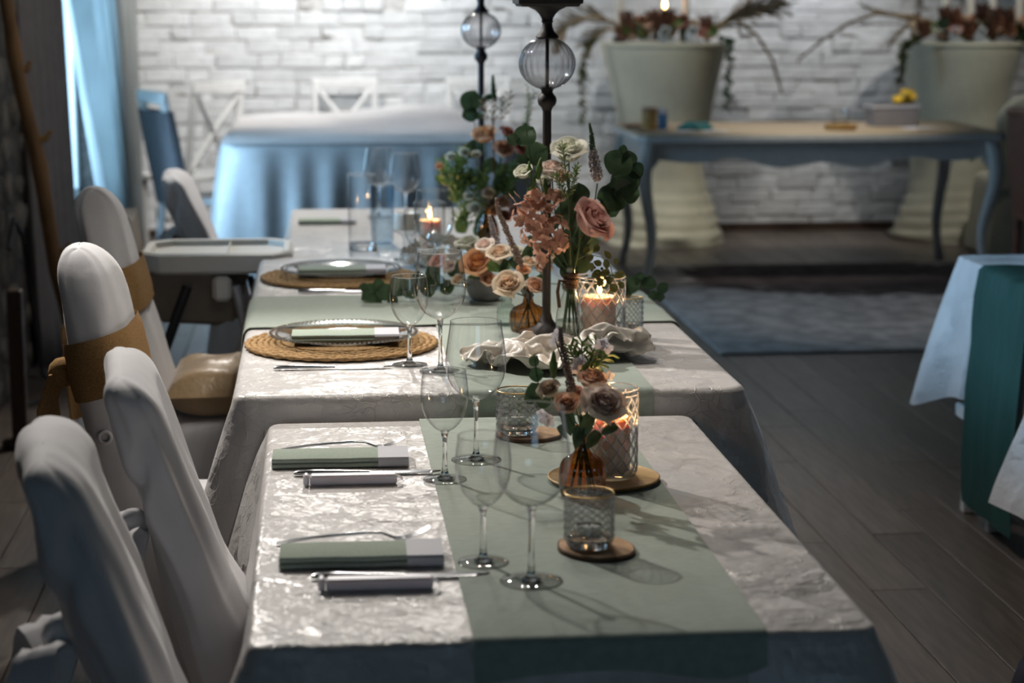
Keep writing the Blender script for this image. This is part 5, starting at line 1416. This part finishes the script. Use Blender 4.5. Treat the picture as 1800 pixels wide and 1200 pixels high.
spike(b.t, [b.at(*q) for q in ((868, 178, 6.1), (867, 155, 6.1), (866, 132, 6.1))], .009, .002, 'spike_green', 'veronica_spike', 1.2, 6, .004)
for k, (px, py) in enumerate(((855, 205), (868, 208), (880, 205), (888, 195))):
    fern(b.t, b.at(px, py+8, 6.1), b.at(px+(k-1.5)*5, py-32, 6.1), 22, .018, k, 'astilbe', 'astilbe_plume')
for k, (px, py, tx_, ty_) in enumerate(((805, 400, 815, 330), (820, 400, 828, 318), (845, 390, 850, 300), (790, 330, 778, 282), (810, 320, 812, 262), (880, 350, 898, 300), (800, 360, 802, 300))):
    fern(b.t, b.at(px, py, 6.08), b.at(tx_, ty_, 6.08), 30, .030, k+30)
for px, py in ((928, 150), (932, 170), (940, 160)):
    fern(b.t, b.at(925, 230, 6.15), b.at(px, py, 6.15), 20, .012, px)

# ---- crumpled satin cloths
def crumple_sheet(rx, ry, comp, seed, n=44, frames=36):
    # a cloth sheet laid down while pushed together, so that it settles into real folds
    V, R, F = [], [], []
    for i in range(n+1):
        for j in range(n+1):
            u, v = -1+2*i/n, -1+2*j/n
            q = 1-.16*u*u*v*v
            R.append((u*rx*q, v*ry*q, 0))
            V.append((u*rx*q*comp+.05*rx*nz(u*1.7, v*1.7, seed+5), v*ry*q*comp+.05*ry*nz(u*1.7, v*1.7, seed+15), .055+.03*nz(u*3, v*3, seed+2)+.015*nz(u*7, v*7, seed+3)))
    for i in range(n):
        for j in range(n):
            a = i*(n+1)+j; F.append((a, a+n+1, a+n+2, a+1))
    me = bpy.data.meshes.new('cloth_sheet'); me.from_pydata(V, [], F)
    o = bpy.data.objects.new('cloth_sheet', me); COL.objects.link(o)
    o.shape_key_add(name='Basis'); sk = o.shape_key_add(name='rest')
    for d, c in zip(sk.data, R): d.co = c
    sk.value = 0
    m = o.modifiers.new('cloth', 'CLOTH'); s = m.settings
    s.quality = 6; s.mass = .15; s.tension_stiffness = s.compression_stiffness = 12; s.shear_stiffness = 6; s.bending_stiffness = .25
    s.tension_damping = s.compression_damping = s.shear_damping = 8; s.air_damping = 3; s.rest_shape_key = sk
    c = m.collision_settings; c.use_self_collision = True; c.self_distance_min = .004; c.distance_min = .004; c.collision_quality = 3
    m.point_cache.frame_start = 1; m.point_cache.frame_end = frames
    pm_ = bpy.data.meshes.new('table_plane'); pm_.from_pydata([(-1, -1, 0), (1, -1, 0), (1, 1, 0), (-1, 1, 0)], [], [(0, 1, 2, 3)])
    pl_ = bpy.data.objects.new('table_plane', pm_); COL.objects.link(pl_)
    pl_.modifiers.new('collision', 'COLLISION'); pl_.collision.thickness_outer = .004; pl_.collision.cloth_friction = 12; pl_.collision.damping = .6
    others = [q for q in COL.objects if q not in (o, pl_)]
    tmp = bpy.data.scenes.new('settling'); tmp.collection.objects.link(o); tmp.collection.objects.link(pl_)
    COL.objects.unlink(o); COL.objects.unlink(pl_)
    dg = tmp.view_layers[0].depsgraph
    for f in range(1, frames+1):
        tmp.frame_set(f)
    dg = tmp.view_layers[0].depsgraph; dg.update()
    ev = o.evaluated_get(dg); m2 = ev.to_mesh(); A = np.array([tuple(v.co) for v in m2.vertices]); ev.to_mesh_clear()
    bpy.data.objects.remove(o); bpy.data.objects.remove(pl_); bpy.data.scenes.remove(tmp)
    A[:, :2] -= (A[:, :2].max(0)+A[:, :2].min(0))/2; A[:, 2] -= A[:, 2].min()
    return A, F
SHEET = crumple_sheet(.46, .37, .52, 3, 52, 38)
def crumple(x, y, z, lx, ly, lz, name, label, rz=0):
    A, F = SHEET; e_ = A.max(0)-A.min(0)
    P = A*(np.array([lx, ly, lz])/e_)+np.array([0, 0, .002])
    o = obj(name, ([tuple(map(float, v)) for v in P], F), M['satin_ivory'], None, 180, loc=(x, y, z)); o.rotation_euler = (0, 0, rz)
    ss = o.modifiers.new('smooth', 'SUBSURF'); ss.levels = 1; ss.render_levels = 1
    sd = o.modifiers.new('thickness', 'SOLIDIFY'); sd.thickness = .0012; sd.offset = 1
    return tag(o, label, 'cloth', 'crumpled ivory satin cloths')
crumple(.500, 4.095, ZT2+.004, .42, .35, .080, 'satin_cloth', 'crumpled ivory satin cloth around the vases at middle table front')
crumple(at_y(790, 420, 5.62).x, 5.62, ZT2+.003, .25, .26, .09, 'satin_cloth', 'crumpled ivory satin cloth beyond the grey bowl', 2.2)

# ================================================================ STAND TABLE ARRANGEMENTS
ZS = 1.245
def arrangement(label, x, y, seed, lo, hi):
    rj = random.Random(seed)
    b = Bouquet('flower_arrangement', label, 'bouquet', (x, y, ZS), 'dried arrangements on the stand tables')
    for k in range(34):
        u = rj.random(); px_ = lo+(hi-lo)*u; z_ = rj.uniform(.02, .16)*(1-.5*abs(u-.5)); yy = rj.uniform(-.15, .02)
        m_ = rj.choice(['rust', 'rust', 'rose_cream', 'rose_white', 'rose_pink', 'rose_peach'])
        R = rj.uniform(.034, .058)
        if m_ == 'rust':
            fern(b.t, (px_, yy, max(0, z_-.03)), (px_+rj.uniform(-.03, .03), yy-.01, z_+.06), 34, .055, k, 'rust_dried', 'dried_blossom')
        else: rose(b.t, (px_, yy, max(R, z_)), R, m_, (rj.uniform(-.5, .5), -1, .6), k, 4)
    for k in range(26):
        u = rj.random(); px_ = lo+(hi-lo)*u
        leaf(b.t, (px_, rj.uniform(-.18, 0), rj.uniform(.02, .13)), rj.uniform(.05, .09), (rj.uniform(-1, 1), -.3, rj.uniform(-.2, 1)), (0, -1, .5), rj.choice(['light', 'round', 'small']), k)
    return b
def palm(b, pts, L, n, seed, mat='dried', name='palm_frond'):
    """arched rib with drooping leaflets"""
    rj = random.Random(seed); P = [Vector(p) for p in pts]; vf = [tube(P, [.015-.009*i/(len(P)-1) for i in range(len(P))], 6)]
    lv = leaf_vf(.05, 1, .2, .5, 4, 2)
    for k in range(n):
        u = .25+.75*(k+.5)/n; i = min(int(u*(len(P)-1)), len(P)-2); c = P[i].lerp(P[i+1], u*(len(P)-1)-i); d = (P[i+1]-P[i]).normalized()
        s = 1 if k % 2 else -1
        dx = (d*1.1+Vector((rj.uniform(-.3, .3), rj.uniform(-.4, .4), s*rj.uniform(.2, .5)))).normalized(); nn = dx.orthogonal().normalized(); y_ = nn.cross(dx); l = L*rj.uniform(.6, 1.1)
        Mx = Matrix((dx*l, y_*l, nn*l)).transposed().to_4x4(); Mx.translation = c; vf.append(xf(lv, Mx))
    obj(name, join(*vf), M[mat], b.t, 180)
def trailing(b, pts, seed, mat='leaf_olive'):
    P = [Vector(p) for p in pts]; vf = [tube(P, .003, 5)]; rj = random.Random(seed); lv = leaf_vf(.4, .5, .2, .2, 4, 2)
    for k in range(70):
        u = (k+.5)/70; i = min(int(u*(len(P)-1)), len(P)-2); c = P[i].lerp(P[i+1], u*(len(P)-1)-i)
        dx = Vector((rj.uniform(-1, 1), rj.uniform(-1, .5), rj.uniform(-1, .2))).normalized(); nn = dx.orthogonal().normalized(); y_ = nn.cross(dx); l = rj.uniform(.025, .045)
        Mx = Matrix((dx*l, y_*l, nn*l)).transposed().to_4x4(); Mx.translation = c; vf.append(xf(lv, Mx))
    obj('trailing_vine', join(*vf), M[mat], b.t, 180)
YS = 12.18
b = arrangement('dried arrangement with arched palms and trailing vines on left stand table', ST1[0], YS, 21, -.33, .26)
A = lambda px, py, Y=12.15: at_y(px, py, Y)-b.o
palm(b, [A(1105, 62), A(1075, 38), A(1040, 30), A(1000, 40), A(985, 60)], .16, 60, 1)
palm(b, [A(1105, 62), A(1070, 50), A(1050, 62), A(1035, 80)], .12, 30, 2)
palm(b, [A(1240, 60), A(1275, 35), A(1310, 12), A(1350, -5)], .16, 50, 3)
palm(b, [A(1245, 62), A(1290, 32), A(1330, 62), A(1358, 105), A(1375, 165)], .05, 24, 4)
palm(b, [A(1240, 60), A(1290, 25), A(1330, 18), A(1370, 14)], .14, 40, 9)
trailing(b, [A(1050, 66), A(1033, 75), A(1026, 110), A(1022, 150), A(1026, 212)], 1)
trailing(b, [A(1262, 62, 11.9), A(1283, 72, 11.9), A(1284, 110, 11.9), A(1279, 150, 11.9), A(1279, 192, 11.9)], 2, 'leaf')
b = arrangement('dried arrangement with one long arched palm on right stand table', ST2[0], YS, 33, -.36, .36)
A = lambda px, py, Y=12.15: at_y(px, py, Y)-b.o
palm(b, [A(1640, 40), A(1600, 28), A(1540, 24), A(1490, 42), A(1440, 75), A(1400, 108)], .05, 30, 5)
palm(b, [A(1640, 42), A(1590, 32), A(1545, 20), A(1515, 10)], .06, 20, 6)
palm(b, [A(1640, 42), A(1600, 40), A(1580, 58), A(1565, 76)], .08, 30, 7)
trailing(b, [A(1610, 62, 11.9), A(1590, 80, 11.9), A(1583, 110, 11.9), A(1580, 145, 11.9)], 8)
def taper(label, px, Y, h, lit=False, r=.020):
    p = at_y(px, 60, Y)
    t = thing('taper_candle', label, 'candle', (p.x, Y, ZS), 0, 'cream candles on the stand tables')
    obj('holder', lathe([(0, 0), (.035, 0), (.035, .006), (r+.006, .012), (r+.005, .03), (r, .03)], 24), M['iron'], t, 40)
    obj('wax', lathe([(0, .012), (r, .012), (r, h), (r*.7, h+.004), (0, h)], 24), M['wax_white'], t, 40)
    obj('wick', tube([(0, 0, h), (.001, 0, h+.012)], .0014, 5), M['wick'], t, 60)
    if lit:
        obj('flame', mv(lathe([(0, 0), (.007, .006), (.010, .018), (.007, .034), (0, .052)], 16), 0, 0, h+.004), M['flame'], t, 180)
        lamp('candle_light', 'POINT', (p.x, Y, ZS+h+.03), .6, (1, .46, .14), .01)
taper('cream pillar candle at left end of the left stand table', 1087, 12.22, .34, r=.028)
taper('short candle burning with a glowing flame on left stand table', 1168, 12.25, .20, True)
taper('cream candle right of the burning one on left stand table', 1205, 12.28, .33)
for i, px in enumerate((1658, 1703, 1742, 1790)):
    taper(('leftmost', 'second from the left', 'third from the left', 'rightmost')[i]+' cream candle on the right stand table', px, 12.25, (.30, .34, .36, .30)[i], r=.026)
def ornament(label, px, Y, s):
    p = at_y(px, 60, Y)
    t = thing('scroll_ornament', label, 'ornament', (p.x, Y, ZS), 0, 'silver scroll ornaments on the stand tables')
    obj('base', cbox(.10*s, .03, .012, .003), M['silver'], t, None)
    obj('scroll', tube([(-.04*s, 0, .012), (-.045*s, 0, .05*s), (-.015*s, 0, .10*s), (.02*s, 0, .085*s), (.01*s, 0, .05*s), (-.02*s, 0, .035*s), (0, 0, .014), (.04*s, 0, .012)], .009*s, 8), M['silver'], t, 60)
ornament('left silver scroll ornament on the left stand table', 1172, 12.0, 1)
ornament('silver scroll ornament nearer the right end of left stand table', 1220, 12.0, 1)
ornament('left silver scroll ornament on the right stand table', 1682, 12.0, .9)
ornament('silver scroll ornament at the middle of right stand table', 1728, 12.0, .9)

# ================================================================ THINGS ON THE DESK
zd = DZ+.001
def desk_pt(px, Y): return at_y(px, 205, Y).x
x = desk_pt(1141, 10.85)
t = thing('tin_can', 'copper brown tin standing on the desk beside a blue tin', 'tin', (x, 10.85, zd))
obj('body', lathe([(0, 0), (.040, 0), (.041, .003), (.041, .105), (.039, .108)], 32), M['tan_wood'], t, 40); obj('lid', lathe([(.042, .100), (.042, .114), (.038, .117), (0, .117)], 32), M['floret'], t, 40)
x = desk_pt(1163, 10.85)
t = thing('tin_can', 'blue tin with pale lid right of the copper tin', 'tin', (x+.005, 10.85, zd))
blue = plain('blue_tin_paint', (.05, .16, .34), .4)
obj('body', lathe([(0, 0), (.026, 0), (.027, .003), (.027, .085), (.026, .088)], 28), blue, t, 40); obj('lid', lathe([(.028, .084), (.028, .110), (.024, .114), (0, .114)], 28), M['card'], t, 40)
x = desk_pt(1120, 10.95)
tag(obj('folded_cloth', strip([(-.07, 0, .003), (-.03, 0, .014), (.02, 0, .018), (.06, 0, .004)], (0, 1, 0), .06, .005, wave=.006, n=6, seed=2), M['rose_rust'] if False else M['rust_dried'], None, 60, loc=(x, 10.95, zd)), 'small dusky red cloth left of the copper tin', 'cloth')
x = desk_pt(1222, 10.80)
def heap(rx, ry, h, seed):
    R = []
    for k in range(7):
        u = k/6; s = math.cos(u*PI/2*.95)**.7
        R.append([(rx*s*math.cos(2*PI*q/20)*(1+.3*nz(math.cos(2*PI*q/20)*2, math.sin(2*PI*q/20)*2, seed+u)), ry*s*math.sin(2*PI*q/20)*(1+.3*nz(q*.4, u*3, seed)), h*math.sin(u*PI/2)*(1+.3*nz(q*.5, u*2, seed+4))) for q in range(20)])
    return loft(R)
tag(obj('teal_scarf', heap(.10, .07, .04, 5), M['teal'], None, 60, loc=(x, 10.80, zd)), 'crumpled teal scarf lying on the desk', 'cloth')
for i, (px, Y, sx, sy, rz, lb) in enumerate(((1212, 10.62, .12, .10, .2, 'white paper sheet left in front of the teal scarf'), (1258, 10.62, .13, .10, -.2, 'white paper sheet right in front of the teal scarf'), (1620, 10.75, .21, .15, .15, 'white paper sheet in front of the grey box'))):
    o = obj('paper_sheet', loft([[(-sx/2+sx*q/6, yy, .0006+.004*math.sin(PI*q/6)+zz) for yy, zz in ((-sy/2, 0), (sy/2, 0), (sy/2, .0008), (-sy/2, .0008))] for q in range(7)]), M['paper'], None, None, loc=(desk_pt(px, Y), Y, zd)); o.rotation_euler = (0, 0, rz)
    tag(o, lb, 'paper', 'paper sheets on the desk')
x = desk_pt(1478, 10.72)
t = thing('wood_tray', 'flat round wooden tray on the desk beneath a clear tumbler', 'tray', (x, 10.72, zd))
obj('tray_disc', lathe([(0, 0), (.085, 0), (.088, .004), (.088, .026), (.084, .028), (.080, .018), (0, .018)], 40), M['tan_wood'], t, 40)
t = thing('tumbler', 'clear tumbler standing on the wooden tray', 'glass', (x, 10.72, zd+.019))
obj('tumbler_wall', lathe([(0, .001), (.040, .001), (.044, .006), (.048, .10)], 36), M['glass_cut'], t, 180); obj('rim', torus(.048, .0012, 40, 6, .10), M['glass_stem'], t, 180)
x = desk_pt(1567, 11.0)
t = thing('card_box', 'grey box with yellow flowers standing on the desk', 'box', (x, 11.0, zd))
obj('box_body', loft([rrect(.120, .09, .006, 0), rrect(.135, .10, .006, .115), rrect(.130, .095, .006, .115), rrect(.118, .088, .006, .012)], True, True), M['grey_box'], t, None)
obj('box_rim', loft([rrect(.138, .103, .006, .105), rrect(.139, .104, .006, .122), rrect(.132, .097, .006, .122)], False, False), M['card'], t, None)
b = Bouquet('potted_flowers', 'bunch of yellow flowers rising from the grey box', 'bouquet', (x+.06, 11.0, zd+.02))
rj = random.Random(4)
YB_ = mesh('yellow_flower', join(*[xf(leaf_vf(.2, .4, .1, -.2, 4, 2), Matrix.Rotation(2*PI*k/10, 4, 'Z') @ Matrix.Rotation(-.35, 4, 'Y')) for k in range(10)]+[ball(.16, 8, 5)]), M['yellow'], 180)
for k in range(16):
    p_ = Vector((rj.uniform(-.055, .055), rj.uniform(-.05, .05), rj.uniform(.10, .165)))
    o = obj('yellow_flower', YB_, None, b.t); o.location = p_; o.scale = (.032,)*3; o.rotation_mode = 'QUATERNION'; o.rotation_quaternion = orient((p_.x*6, -.7, .8))
    stem(b.t, [(p_.x*.5, p_.y*.5, 0), p_], .002)
x = at_y(945, 40, 12.0)
